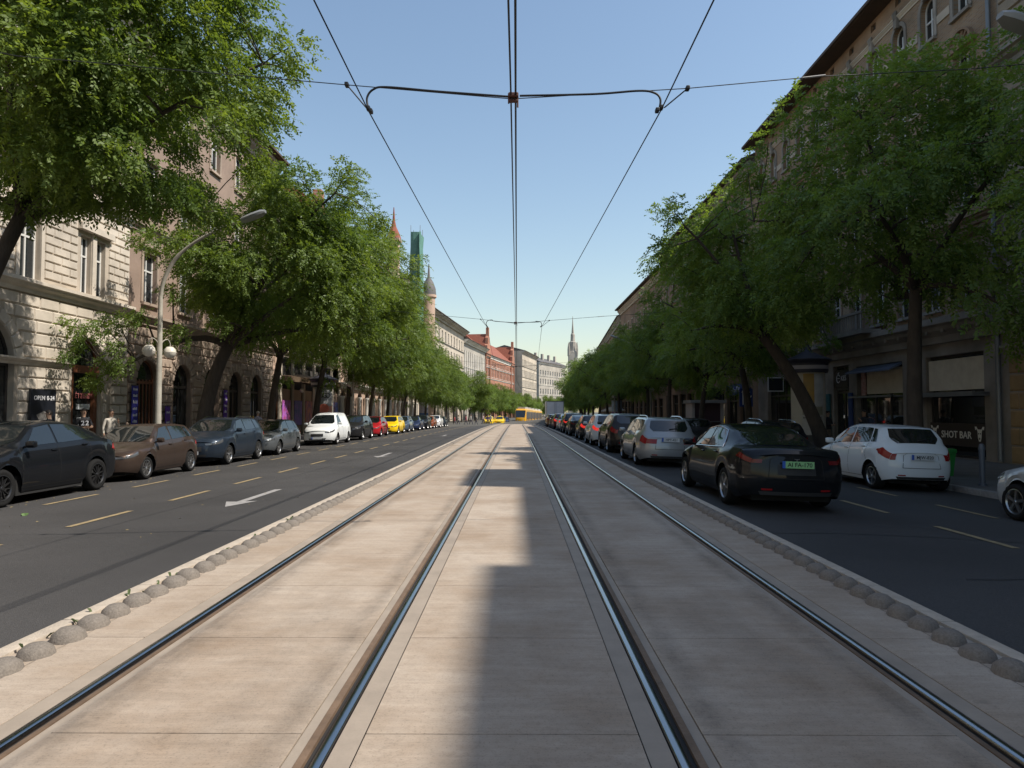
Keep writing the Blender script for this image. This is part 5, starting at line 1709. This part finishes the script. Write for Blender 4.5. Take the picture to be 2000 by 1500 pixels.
# ------------------------------------------------------------------ tram and lorry
tram_y = paint('tram_yellow', (.72,.36,.012), 0)
tram_g = mat('tram_grey', (.45,.46,.46), .4)
tram = empty('tram', (0,0,0), 0, 'yellow low floor tram coming round the bend at the end of the tracks', 'tram')
p0, h0 = curve(150, -1.62); tram.location = p0
def tram_seg(s0, s1, front=False, idx=0):
    a, ha = curve(s0, -1.62); b, hb = curve(s1, -1.62)
    d = (b-a); Ls = d.length; rz = math.atan2(d.y, d.x) - PI/2 - R(2.2)
    loc = (a+b)/2 - Vector(tram.location)
    loc.z = drop((s0+s1)/2) - drop(150)
    w = 1.2
    mb = MB()
    if front:
        # rounded, raked nose at -y
        ys = [(-Ls/2, .78, .45, 1.2), (-Ls/2+.12, 1.0, .35, 1.5), (-Ls/2+.45, 1.14, .30, 2.35), (-Ls/2+.9, 1.2, .3, 3.15), (-Ls/2+1.3, 1.2, .3, 3.35), (Ls/2, 1.2, .3, 3.35)]
    else:
        ys = [(-Ls/2, 1.2, .3, 3.35), (Ls/2, 1.2, .3, 3.35)]
    for (y, hw, z0, z1) in ys:
        mb.v += [(-hw,y,z0),(-hw,y,z1-.2),(-hw+.2,y,z1),(hw-.2,y,z1),(hw,y,z1-.2),(hw,y,z0)]
    for i in range(len(ys)-1):
        for k in range(6): mb.f.append((i*6+k, i*6+(k+1) % 6, (i+1)*6+(k+1) % 6, (i+1)*6+k)); mb.m.append(0)
    mb.f += [(0,1,2,3,4,5), tuple(len(mb.v)-1-k for k in range(6))]; mb.m += [0,0]
    sec = mb.build('car_section', tram_y, tram, loc, rz, smooth=30)
    g = MB(); n = max(2, int(Ls/1.6))
    y0 = -Ls/2+(1.5 if front else .25); step = (Ls/2-.25-y0)/n
    for sx in (1,-1):
        for k in range(n):
            MB.box(g, min(sx*1.2, sx*1.212), max(sx*1.2, sx*1.212), y0+k*step+.07, y0+(k+1)*step-.07, 1.15 if k % 2 else .55, 2.75)
    g.build('side_windows', cglass, sec)
    MB().box(-1.21,1.21,y0,Ls/2-.1,.35,.62).build('skirt', tram_g, sec)
    MB().box(-.8,.8,-Ls/2+2,Ls/2-.6,3.35,3.75).build('roof_box', tram_g, sec)
    if front:
        MB().add([(-.95,-Ls/2+.10,1.45),(.95,-Ls/2+.10,1.45),(1.08,-Ls/2+.42,2.4),(1.1,-Ls/2+.80,3.0),(-1.1,-Ls/2+.80,3.0),(-1.08,-Ls/2+.42,2.4)],
                 [(0,1,2,5),(5,2,3,4)]).build('windscreen', cglass, sec)
        for sx in (-1,1):
            MB().lathe([(0,-.03),(.1,-.02),(.11,.03)], 10, (sx*.62,-Ls/2+.0,.85), axis='Y').build('headlight', lamp_m, sec)
    for yy in (-Ls/2+1.9, Ls/2-1.6):
        MB().lathe([(0,-.6),(.3,-.6),(.3,.6),(0,.6)], 14, (0,yy,.3), axis='X').build('wheelset', under_m, sec)
tram_seg(148, 157, True)
for k in range(4): tram_seg(157.5+8.2*k, 165.2+8.2*k)

lorry = empty('lorry', (5.1, 97, zr(5.1)), 0, 'grey white box lorry seen from behind at the head of the queue', 'lorry')
p_, h_ = curve(96, 5.35); lorry.location = (p_.x, p_.y, zr(5.2)); lorry.rotation_euler = (0,0,-h_)
boxm = mat('lorry_box', (.70,.71,.73), .5, noise=(1.5,.15))
MB().rbox((0,3.2,2.25), (2.45,6.4,2.5), .03).build('cargo_box', boxm, lorry)
for sx in (-1,1):
    MB().box(min(sx*.02,sx*1.15), max(sx*.02,sx*1.15), -.03, -.001, 1.1, 3.35).build('rear_door', boxm, lorry)
    MB().tube([(sx*.12,-.06,1.15),(sx*.12,-.06,3.3)], .02, 6).build('door_bar', zinc, lorry)
    MB().box(sx*.9-.18, sx*.9+.18, -.05, .0, .72, .86).build('tail_light', red_m, lorry)
MB().box(-1.22,1.22,-.05,.06,3.38,3.5).box(-1.22,-1.16,-.04,.05,1.0,3.4).box(1.16,1.22,-.04,.05,1.0,3.4).build('rear_frame', zinc, lorry)
MB().box(-1.1,1.1,-.04,.1,.5,.66).box(-.45,-.3,0,8,.6,.95).box(.3,.45,0,8,.6,.95).build('chassis', under_m, lorry)
MB().rbox((0,7.5,1.75), (2.3,1.9,2.3), .15).build('cab', boxm, lorry)
ty, rm = wheel_mesh('steel')
for sx in (-1,1):
    for yy in (1.3, 7.3):
        w = inst('wheel', ty, lorry, (sx*1.0,yy,.46), rot=(0,0,0 if sx > 0 else PI), scale=(1.6,.46,.46)); inst('rim', rm, w)

# ------------------------------------------------------------------ overhead line
wire_m = mat('wire', (.012,.012,.013), .5)
rub = mat('insulator', (.10,.035,.022), .6)
YA, YB, YC = 8.6, 31.0, 60.0
ZC = 5.38
def catmull(pts, n=8):
    pts = [Vector(p) for p in pts]; out = []
    for i in range(len(pts)-1):
        a = pts[max(i-1,0)]; b = pts[i]; c = pts[i+1]; d = pts[min(i+2,len(pts)-1)]
        for k in range(n):
            t = k/n
            out.append(.5*((2*b)+(c-a)*t+(2*a-5*b+4*c-d)*t*t+(3*b-a-3*c+d)*t**3))
    return out+[pts[-1]]
def wire(name, pts, r_, label, group=None):
    return tag(MB().tube(pts, r_, 6).build(name, wire_m, recalc=False), label, 'wire', group)
OV = 'overhead tram wires'
wire('contact_wire', [(-1.90,-12,ZC+.02),(-1.90,YA,ZC),(-1.36,YB,ZC),(-1.9,YC,ZC)]+[tuple(curve(s,-1.62)[0]+Vector((0,0,ZC))) for s in (90,120,150,190)], .0085, 'left contact wire running from the top edge towards the vanishing point', OV)
wire('contact_wire', [(1.85,-12,ZC+.02),(1.85,YA,ZC),(1.15,YB,ZC),(1.8,YC,ZC)]+[tuple(curve(s,1.48)[0]+Vector((0,0,ZC))) for s in (90,120,150,190)], .0085, 'right contact wire running from the top edge towards the vanishing point', OV)
wire('feeder_wire', [(-.16,-12,5.60),(-.072,YA,5.57),(-.05,YB,5.55),(-.06,YC,5.55)]+[tuple(curve(s,-.06)[0]+Vector((0,0,5.55))) for s in (90,120,150)], .011, 'left of the two close feeder wires above the middle', OV)
wire('feeder_wire', [(-.008,-12,5.60),(-.012,YA,5.57),(.0,YB,5.55),(.02,YC,5.55)]+[tuple(curve(s,.02)[0]+Vector((0,0,5.55))) for s in (90,120,150)], .013, 'right of the two close feeder wires above the middle', OV)
def span(Y, xl, xr, who, near):
    e = empty('span_suspension', (0, Y, 5.5), 0, who, 'suspension', 'cross spans of the tram line')
    def T(n_, pts, r_, m=wire_m): return MB().tube([Vector(p)-Vector((0,0,5.5)) for p in pts], r_, 7).build(n_, m, e, smooth=60, recalc=False)
    pl_ = [(-16.25,.6,8.3),(-6.6,.2,6.22),(xl-.28,0,5.72),(-.06,0,5.53),(xr+.34,0,5.66),(3.9,.1,5.86),(5.9,.2,6.0),(15.85,.5,7.0)]
    T('span_wire', pl_, .006 if near else .008)
    T('feeder_arm', catmull([(-.10,0,5.56),(-1.0,0,5.63),(xl+.24,0,5.69),(xl+.06,0,5.66),(xl-.02,0,5.55),(xl+.0,0,ZC+.02)]), .014)
    T('feeder_arm', catmull([(.04,0,5.57),(1.0,0,5.59),(xr-.28,0,5.63),(xr-.08,0,5.60),(xr-.01,0,5.52),(xr-.02,0,ZC+.02)]), .014)
    T('pull_off', [(xl-.28,0,5.72),(xl-.02,0,ZC+.03)], .009)
    T('pull_off', [(xr+.34,0,5.66),(xr+.04,0,ZC+.03)], .009)
    for x, z in ((xl-.28,5.72),(xr+.34,5.66),(xl,ZC+.03),(xr,ZC+.03),(xl+.03,ZC-.005),(xr-.05,ZC-.005)):
        MB().rbox((x,0,z-5.5), (.05,.09,.05), .012).build('clamp', wire_m, e)
    MB().rbox((-.04,0,.07), (.13,.10,.06), .015).rbox((-.04,0,0.0), (.12,.06,.025), .008).tube([(-.1,0,.1),(-.1,0,-.03)], .012, 6).tube([(.015,0,.1),(.015,0,-.08)], .012, 6).build('centre_bracket', rub, e)
    T('strain_insulator', [(3.7,.1,5.84),(4.0,.1,5.875)], .013, mat('pale_insulator', (.35,.33,.3), .5))
span(YA, -1.90, 1.85, 'dark curved feeder arms and span wire crossing the sky near the top', True)
span(YB, -1.36, 1.15, 'second smaller cross span low over the tracks in the distance', False)
span(YC, -1.9, 1.8, 'third, farthest cross span over the tracks', False)

# ------------------------------------------------------------------ street lamps
post_m = mat('lamp_post_paint', (.50,.47,.40), .55, noise=(2,.2), stain=(1.5,.3))
head_m = mat('lamp_head', (.28,.29,.29), .45, metal=.3)
opal = MATS['opal_glass'] if 'opal_glass' in MATS else mat('opal_glass', (0.62,0.58,0.5), 0.25)
def lamp_parts():
    post = MB().tube([(0,0,0),(0,0,.9),(0,0,3.9),(0,0,5.6)], [.105,.10,.085,.07], 12).lathe([(.15,0),(.15,.25),(.11,.35)], 12).mesh('post', post_m, smooth=50)
    arm = MB().tube(catmull([(0,0,5.5),(.12,0,6.2),(.6,0,7.0),(1.5,0,7.65),(2.75,0,8.2)], 6), [.065]*13+[.05]*12, 10).mesh('arm', post_m, smooth=60)
    prof = [(-.16,-.09),(.16,-.09),(.19,0),(.12,.09),(-.12,.09),(-.19,0)]
    hd = MB()
    ring_x = [(2.62,.45),(2.75,.85),(3.05,1.0),(3.35,.95),(3.5,.5)]
    vs = [(x, y*k, 8.14+(x-2.62)*.38+z*k) for x, k in ring_x for y, z in prof]
    hd.add(vs, [(i*6+k, i*6+(k+1) % 6, (i+1)*6+(k+1) % 6, (i+1)*6+k) for i in range(4) for k in range(6)]+[tuple(range(6)), tuple(range(24,30))])
    head = hd.mesh('lamp_head', head_m, smooth=50)
    br = MB()
    for sg_ in (-1,1): br.tube(catmull([(0,0,3.75),(0,sg_*.10,4.05),(0,sg_*.28,4.15),(0,sg_*.38,4.02),(0,sg_*.38,3.93)], 5), .018, 6)
    br = br.mesh('globe_bracket', post_m, smooth=60)
    gl = MB().lathe([(0,.2),(.1,.185),(.18,.10),(.20,0)], 14).lathe([(.205,.01),(.205,-.01)], 14).lathe([(.20,-.01),(.18,-.10),(.1,-.18),(0,-.2)], 14).mesh('globe', opal, smooth=60)
    return post, arm, head, br, gl
LP = lamp_parts()
def street_lamp(x, y, side, label, arm=True):
    e = empty('street_lamp', (x, y, -.19), 0 if side == 'L' else PI, label, 'street lamp', 'street lamps with twin globes')
    inst('post', LP[0], e)
    if arm:
        a = inst('arm', LP[1], e); inst('lamp_head', LP[2], a)
    b = inst('globe_bracket', LP[3], e, rz=-.5)
    for s_ in (-1,1): inst('globe', LP[4], b, (0, s_*.38, 3.72))
    return e
street_lamp(-12.0, 22.8, 'L', 'pale street lamp with curved arm and two globes among the left trees')
for s, lb in ((50,'second street lamp on the left pavement, near the white van'), (78,'third street lamp on the left pavement, by the far parked cars'), (106,'farthest left street lamp, its bent arm clear of the trees')):
    p, h = curve(s, -12.0); street_lamp(p.x, p.y, 'L', lb)
for s, lb in ((11.45,'street lamp whose grey head juts in at the right edge'), (34.8,'right hand street lamp carrying the blue lane sign'), (60,'street lamp with globes halfway along the right row'), (82,'far right street lamp with its head above the queue')):
    p, h = curve(s, 11.75); street_lamp(p.x, p.y, 'R', lb)
# lane sign on the right lamp
sg = empty('lane_sign', (11.62, 34.66, 1.75), 0, 'blue sign with two white lane arrows on the lamp post', 'sign')
MB().rbox((0,0,.47), (.68,.03,.92), .012).build('panel', mat('sign_road_blue', (.015,.045,.20), .4), sg)
mb = MB()
for xx in (-.16,.14):
    mb.box(xx-.025, xx+.025, -.022,-.017,.1,.8).add([(xx-.07,-.02,.72),(xx+.07,-.02,.72),(xx,-.02,.88)], [(0,1,2)])
    mb.add([(xx+.02,-.02,.38),(xx+.13,-.02,.52),(xx+.13,-.02,.60),(xx+.02,-.02,.46)], [(0,1,2,3)])
mb.build('arrows', white_l, sg)
MB().tube([(.13,.1,.2),(-.13,.1,.2)], .02, 6).box(-.04,.04,.015,.11,.17,.23).build('clip', zinc, sg)

# ------------------------------------------------------------------ advertising columns
def ad_column(x, y, d, label, cols, text=None):
    e = empty('advertising_column', (x, y, -.18), 0, label, 'advertising column', 'advertising columns')
    r_ = d/2
    MB().lathe([(r_+.06,0),(r_+.06,.35),(r_,.42),(r_,.7)], 24).build('plinth', dark_fr, e, smooth=40)
    MB().lathe([(r_,.7),(r_,3.35)], 28).build('drum', mat('column_cream', (.52,.48,.40), .7, noise=(1.5,.15)), e, smooth=40)
    MB().lathe([(r_+.12,3.35),(r_+.14,3.45),(r_+.14,3.75),(r_+.26,3.85),(r_+.28,3.92),(r_*.75,4.12),(r_*.3,4.28),(.05,4.6)], 24).build('crown', mat('column_cap', (.03,.032,.05), .5), e, smooth=35)
    MB().lathe([(r_+.145,3.50),(r_+.145,3.66)], 24).build('name_band', mat('band_pale', (.35,.33,.35), .5), e, smooth=40)
    for i, (a0, a1, z0, z1, c) in enumerate(cols):
        m = mat('bill_%s_%d' % (label[:8], i), c, .6, noise=(2.6,.4), col2=tuple(min(1, v*.55+.05) for v in c))
        MB().lathe([(r_+.006,z0),(r_+.006,z1)], 12, a0=R(a0), a1=R(a1)).build('poster', m, e, smooth=40)
    if text:
        for k, chx in enumerate(text[0]):
            a = R(text[1] + k*text[2])
            inst('letter', text_mesh(chx, text[3], ink, .002, .004), e, ((r_+.012)*math.cos(a), (r_+.012)*math.sin(a), text[4]), rz=a+PI/2)
    return e
ad_column(12.6, 29.6, 1.38, 'tall cream advertising column behind the leaning right trunk',
          [(232,268,1.95,3.3,(.45,.27,.05)), (268,305,1.9,3.3,(.50,.50,.50)), (228,300,1.55,1.92,(.30,.29,.20)), (226,304,.72,1.53,(.52,.50,.45))],
          ('THE CLASSIC', 232, 6.0, .11, 1.42))
ad_column(-13.2, 46.5, 1.35, 'advertising column with grey and orange bills beside the theatre',
          [(235,340,2.1,3.3,(.36,.37,.38)), (235,270,.8,2.08,(.30,.08,.03)), (271,318,.8,2.08,(.10,.10,.13)), (319,345,.8,2.08,(.45,.18,.12))], ('HUGO', 256, 19, .46, 2.78))
ce = MB().lathe([(.34,0),(0,.004)], 18, axis='Y').build('orange_disc', mat('disc_coral', (.55,.14,.09), .6), None, (-13.2+.30, 46.5-.625, 1.72), rz=.35)
ce.parent = [o for o in bpy.data.objects if o.get('label','').startswith('advertising column with grey')][0]; ce.location = (.24,-.655,1.9)
p, h = curve(86, 12.6); ad_column(p.x, p.y, 1.3, 'violet and pale blue advertising column far up the right pavement', [(190,350,.75,1.9,(.18,.03,.26)), (190,350,1.95,3.3,(.30,.42,.55))])
p, h = curve(95, -13.0); ad_column(p.x, p.y, 1.3, 'grey blue advertising column far up the left pavement', [(200,350,1.9,3.3,(.40,.40,.48)), (200,350,.75,1.85,(.05,.15,.40))])

# ------------------------------------------------------------------ small street furniture
boll_m = mat('bollard_grey', (.11,.125,.15), .5, metal=.3)
for x, y, lb in ((10.75,15.9,'grey steel bollard behind the parked white hatchback'), (10.75,14.2,'grey steel bollard behind the car at the right edge')):
    e = empty('bollard', (x,y,-.19), 0, lb, 'bollard', 'bollards on the right pavement')
    MB().lathe([(.085,0),(.085,.05),(.06,.06),(.06,.82)], 14).build('post', boll_m, e, smooth=40)
    MB().lathe([(.07,.82),(.072,.86),(.06,.90),(.06,.92),(.045,.96),(.0,.975)], 14).build('cap', boll_m, e, smooth=40)
bn = empty('litter_bin', (11.35, 18.35, -.19), .3, 'green plastic litter bin behind the white hatchback', 'bin')
bin_m = mat('bin_green', (.03,.26,.05), .5)
mb = MB(); mb.add([(-.17,-.17,.0),(.17,-.17,0),(.17,.17,0),(-.17,.17,0),(-.22,-.22,.6),(.22,-.22,.6),(.22,.22,.6),(-.22,.22,.6)], [(0,1,2,3),(4,5,6,7),(0,1,5,4),(1,2,6,5),(2,3,7,6),(3,0,4,7)]); mb.build('tub', bin_m, bn)
MB().rbox((0,0,.66), (.50,.50,.13), .05).build('lid', bin_m, bn, smooth=50)
ks = empty('kiosk', (13.3, 48.5, -.17), 0, 'small pale framed kiosk with dark opening under the right trees', 'kiosk')
MB().box(-1.1,-.9,-.9,.9,0,2.3).box(.9,1.1,-.9,.9,0,2.3).box(-.9,.9,.7,.9,0,2.3).build('walls', mat('kiosk_pale', (.42,.36,.34), .6), ks)
MB().box(-1.25,1.25,-1.1,1.0,2.3,2.5).build('roof', mat('kiosk_roof', (.3,.29,.28), .6), ks)
MB().box(-.9,.9,-.75,-.70,.0,2.28).build('shutter', mat('kiosk_dark', (.06,.03,.04), .5), ks)
MB().rbox((0,-.85,1.0),(1.8,.4,.06),.01).build('counter', zinc, ks)
# hanging frame signs on the right shops
for t, z, lb in ((40.0,3.1,'small square white framed sign hanging from the brick building'), (52,2.9,'small dark framed sign hanging further along the right shops')):
    e = empty('hanging_sign', (XR-.75, t, z), 0, lb, 'sign')
    MB().rbox((0,0,0),(.95,.06,.85),.02).build('frame', white_fr if t < 45 else dark_fr, e)
    MB().box(-.41,.41,-.035,.035,-.36,.36).build('panel', MATS['sign_black'], e)
    MB().tube([(-.2,0,.42),(.78,0,.42)], .015, 6).build('bracket', dark_fr, e)
# menu board by the left door
bd = empty('menu_board', (XL+.12, 23.2, .35), PI/2, 'black poster board reading open 0-24 beside the arched door', 'board')
MB().rbox((0,0,.95),(1.25,.08,1.95),.015).build('panel', MATS['sign_black'], bd)
inst('lettering', text_mesh('OPEN', .21, white_l, .003, .002), bd, (-.22,-.05,1.62))
inst('lettering', text_mesh('0-24', .21, white_l, .003, .002), bd, (.33,-.05,1.62))
MB().add([(-.35,-.045,1.05),(.0,-.045,1.18),(.35,-.045,1.1),(.42,-.045,.9),(-.2,-.045,.85)], [(0,1,2,3,4)]).build('print', mat('print_grey', (.12,.11,.11), .6, noise=(6,.6), col2=(.35,.33,.3)), bd)
# parasols and a cafe terrace far on the right
for i, (s, off, c) in enumerate(((92, 13.2, (.55,.53,.48)), (98, 13.4, (.60,.58,.52)))):
    p, h = curve(s, off)
    e = empty('parasol', (p.x, p.y, -.18), 0, ['pale cafe parasol far up the right pavement', 'farther pale cafe parasol on the right pavement'][i], 'parasol', 'cafe parasols')
    MB().lathe([(0,2.75),(.6,2.55),(1.4,2.2),(1.42,2.05)], 8).build('canopy', mat('parasol_cloth', c, .8), e)
    MB().tube([(0,0,0),(0,0,2.75)], .025, 8).build('pole', zinc, e)
    MB().lathe([(0,0),(.25,0),(.25,.08),(.05,.1)], 10).build('base', dark_fr, e)
# ------------------------------------------------------------------ people
def skin_c(i): return [(.42,.26,.18),(.36,.22,.15),(.46,.30,.22)][i % 3]
def person(label, x, y, z, rz, shirt, trousers, hair, pose='stand', h=1.75, bare=False, skin=0, hair_long=False):
    e = empty('person', (x, y, z), rz, label, 'person', 'people on the pavements')
    k = h/1.75
    J = {}
    # joints: front is -y
    J['pelvis']=(0,0,.96); J['waist']=(0,-.01,1.08); J['chest']=(0,-.01,1.28); J['neck']=(0,-.005,1.47); J['jaw']=(0,-.025,1.56); J['head']=(0,-.02,1.645); J['crown']=(0,-.005,1.72)
    st = .22 if pose == 'walk' else .02
    for s, n in ((1,'r'),(-1,'l')):
        f = -st if s > 0 else st
        J['hip'+n]=(s*.09,0,.90); J['knee'+n]=(s*.10,f*.75-.02,.50); J['ankle'+n]=(s*.10,f*1.2+(.04 if f > 0 else 0),.09); J['toe'+n]=(s*.12,f*1.2-.16,.035)
        J['sh'+n]=(s*.175,0,1.40)
        if pose == 'arms':
            J['el'+n]=(s*.24,-.08,1.14); J['wr'+n]=(s*.10,-.28,1.12); J['ha'+n]=(s*.05,-.33,1.13)
        elif pose == 'phone' and s > 0:
            J['el'+n]=(s*.23,-.10,1.14); J['wr'+n]=(s*.12,-.27,1.28); J['ha'+n]=(s*.09,-.31,1.36)
        else:
            J['el'+n]=(s*.25,-f*.4+.02,1.12); J['wr'+n]=(s*.26,-f*.9-.04,.89); J['ha'+n]=(s*.25,-f*1.0-.07,.79)
    rad = {'pelvis':(.155,.12),'waist':(.135,.10),'chest':(.165,.115),'neck':(.055,.055),'jaw':(.065,.078),'head':(.078,.098),'crown':(.06,.075)}
    for n in 'rl':
        rad.update({'hip'+n:(.092,.095),'knee'+n:(.06,.062),'ankle'+n:(.042,.045),'toe'+n:(.04,.03),'sh'+n:(.06,.06),'el'+n:(.042,.042),'wr'+n:(.028,.03),'ha'+n:(.03,.035)})
    names = list(J); idx = {n:i for i, n in enumerate(names)}
    E = [('pelvis','waist'),('waist','chest'),('chest','neck'),('neck','jaw'),('jaw','head'),('head','crown')]
    for n in 'rl': E += [('pelvis','hip'+n),('hip'+n,'knee'+n),('knee'+n,'ankle'+n),('ankle'+n,'toe'+n),('chest','sh'+n),('sh'+n,'el'+n),('el'+n,'wr'+n),('wr'+n,'ha'+n)]
    verts = [tuple(c*k for c in J[n]) for n in names]
    edges = [(idx[a],idx[b]) for a, b in E]
    rads = [tuple(r_*k for r_ in rad[n]) for n in names]
    # nose and five fingers of each hand
    def addv(p, r_, par):
        verts.append(tuple(p)); rads.append((r_,r_)); edges.append((par,len(verts)-1)); return len(verts)-1
    me = bpy.data.meshes.new('body_src'); me.from_pydata(verts, edges, [])
    ob = bpy.data.objects.new('body_src', me); COL.objects.link(ob)
    sk = ob.modifiers.new('skin','SKIN'); sk.use_smooth_shade = True
    for i, v in enumerate(me.skin_vertices[0].data):
        v.radius = rads[i]; v.use_root = (i == idx['pelvis'])
    ss = ob.modifiers.new('sub','SUBSURF'); ss.levels = 2; ss.render_levels = 2
    dg = bpy.context.evaluated_depsgraph_get()
    bm_e = bpy.data.meshes.new_from_object(ob.evaluated_get(dg))
    bpy.data.objects.remove(ob)
    # fingers, nose, ears joined to the figure
    bmm = bmesh.new(); bmm.from_mesh(bm_e)
    def blob(path, rr_):
        t = MB().tube(path, rr_, 6)
        vs = [bmm.verts.new(v) for v in t.v]
        for f in t.f: bmm.faces.new([vs[i] for i in f])
    for n, s in (('r',1),('l',-1)):
        w = Vector(J['wr'+n])*k; hnd = Vector(J['ha'+n])*k
        d = (hnd-w).normalized(); side = Vector((0,-1,0)) if abs(d.z) > .7 else Vector((s*-.2,0,1)).normalized()
        for q, ln in ((-.03,.06),(-.01,.075),(.01,.08),(.03,.07)):
            b = hnd + d*.01 + side*q*k
            blob([b, b+d*ln*.5*k, b+d*ln*.9*k+Vector((-s*.012,-.008,0))], [.010,.010,.007])
        b = w + d*.05 + side*.028
        blob([b, b+d*.03+side*.025, b+d*.06+side*.028], [.011,.010,.008])
    hc = Vector(J['head'])*k
    blob([hc+Vector((0,-.085,.012)), hc+Vector((0,-.112,-.022))], [.009,.016])
    for s in (-1,1): blob([hc+Vector((s*.072,.0,-.02)), hc+Vector((s*.086,.008,.02))], [.014,.02])
    bmm.to_mesh(bm_e); bmm.free()
    ms = [mat('skin_%d' % (skin % 3), skin_c(skin), .6), mat('cloth_%.3f_%.3f_%.3f' % shirt, shirt, .85, noise=(9,.25)), mat('cloth_%.3f_%.3f_%.3f' % trousers, trousers, .85, noise=(9,.25)), mat('shoe_dark', (.03,.028,.026), .6)]
    bm_e.materials.clear()
    for m in ms: bm_e.materials.append(m)
    mi = []
    for p in bm_e.polygons:
        c = p.center/k
        if c.z > 1.475 and abs(c.x) < .14: i = 0
        elif c.z < .10: i = 3
        elif c.z < .93 and abs(c.x) < .21: i = 2
        else:
            i = 1
            for n in 'rl':
                el = Vector(J['el'+n]); wr = Vector(J['wr'+n])
                t = (c-el).dot(wr-el)/(wr-el).length_squared
                if (c-(el+(wr-el)*min(max(t,0),1.6))).length < .075 and t > (.1 if bare else .93): i = 0
        mi.append(i)
    bm_e.polygons.foreach_set('material_index', mi)
    bm_e.polygons.foreach_set('use_smooth', [True]*len(mi))
    inst('body', bm_e, e)
    # hair cap and eyes
    hm = mat('hair_%.3f' % hair[0], hair, .7, noise=(30,.4))
    hb = MB(); n1, n2 = 12, 7; vs = []
    for j in range(n2):
        ph = PI*.62*j/(n2-1)
        for i in range(n1):
            t = 2*PI*i/n1
            fr = max(0, -math.sin(t))
            q = ph*(1-.42*fr)
            vs.append(hc + Vector((.090*math.sin(q)*math.cos(t), .004+.112*math.sin(q)*math.sin(t), .012+.108*math.cos(q)))*k)
    hb.add(vs, [(j*n1+i, j*n1+(i+1) % n1, (j+1)*n1+(i+1) % n1, (j+1)*n1+i) for j in range(n2-1) for i in range(n1)])
    hb.build('hair', hm, e, smooth=True)
    eb = MB()
    for s in (-1,1): eb.lathe([(0,-.008),(.011,0),(0,.008)], 8, hc+Vector((s*.032,-.092,.008)), axis='Y')
    eb.build('eyes', ink, e)
    MB().rbox(hc+Vector((0,-.088,-.052)), (.045,.012,.010), .004).build('mouth', mat('lips', (.30,.13,.11), .6), e)
    return e
zs = -.18
person('person in black with short dark hair at the far left, seen over the black car', -14.9, 21.7, zs, -.9, (.02,.02,.022), (.03,.03,.04), (.02,.015,.012), 'stand', 1.74, skin=0)
person('person in a black shirt with white numerals before the poster board', -14.7, 23.1, zs, .9, (.015,.015,.018), (.03,.03,.04), (.02,.016,.014), 'arms', 1.80, True, 1)
for dx_ in (-.065, .065): inst('shirt_numeral', text_mesh('2', .22, white_l, .003, .004), [o for o in bpy.data.objects if o.get('label','').startswith('person in a black shirt')][0], (dx_,-.135,1.30))
person('person in a cream open shirt standing beside the arched door', -14.6, 24.5, zs, 1.0, (.50,.46,.40), (.10,.09,.09), (.02,.015,.012), 'phone', 1.78, skin=1)
person('person in a pale lilac shirt and cap walking past the arcade', -13.9, 36.6, zs, PI-.1, (.42,.42,.55), (.10,.12,.2), (.45,.42,.38), 'walk', 1.72, skin=2)
person('person in dark clothes with a pale bag by the leaning right trunk', 13.6, 30.0, zs, .5, (.03,.03,.035), (.25,.18,.13), (.015,.012,.01), 'arms', 1.72, skin=0)
person('person in a dark top before the second right hand shop', 14.5, 28.6, zs, -1.3, (.025,.028,.035), (.04,.04,.05), (.02,.015,.012), 'phone', 1.76, skin=1)
person('person in black behind the leaning right trunk near the shop door', 13.9, 31.2, zs, 2.6, (.02,.02,.022), (.03,.03,.035), (.02,.015,.012), 'walk', 1.68, skin=2)
rr = random.Random(12)
shirts = [(.35,.05,.06),(.45,.42,.40),(.06,.07,.12),(.40,.12,.16),(.30,.28,.26),(.05,.05,.05),(.45,.30,.30),(.12,.06,.16),(.5,.48,.45)]
desc = ['red', 'pale grey', 'navy', 'rose', 'taupe', 'black', 'pink', 'plum', 'off white']
for i in range(9):
    s = 106+rr.uniform(0,9); off = -10.4+i*.72
    p, h = curve(s, off)
    person('distant walker in a %s top at the crossing left of the taxis' % desc[i], p.x, p.y, zl(min(off,-3.5)) if off > -11.6 else -.19, rr.choice([PI/2,-PI/2])+rr.uniform(-.4,.4), shirts[i], (.06,.06,.09), (.03,.022,.016), 'walk', rr.uniform(1.62,1.84), skin=i)

# everything that stands on the street follows its gentle fall in the distance
for o in list(bpy.data.objects):
    if o.parent is None and o.type in ('EMPTY','MESH') and o.get('kind') != 'structure' and o.name.split('.')[0] not in ('tram_rail','divider_kerb','contact_wire','feeder_wire','church_spire'):
        o.location.z += drop(o.location.y)
print('objects', len(bpy.data.objects))
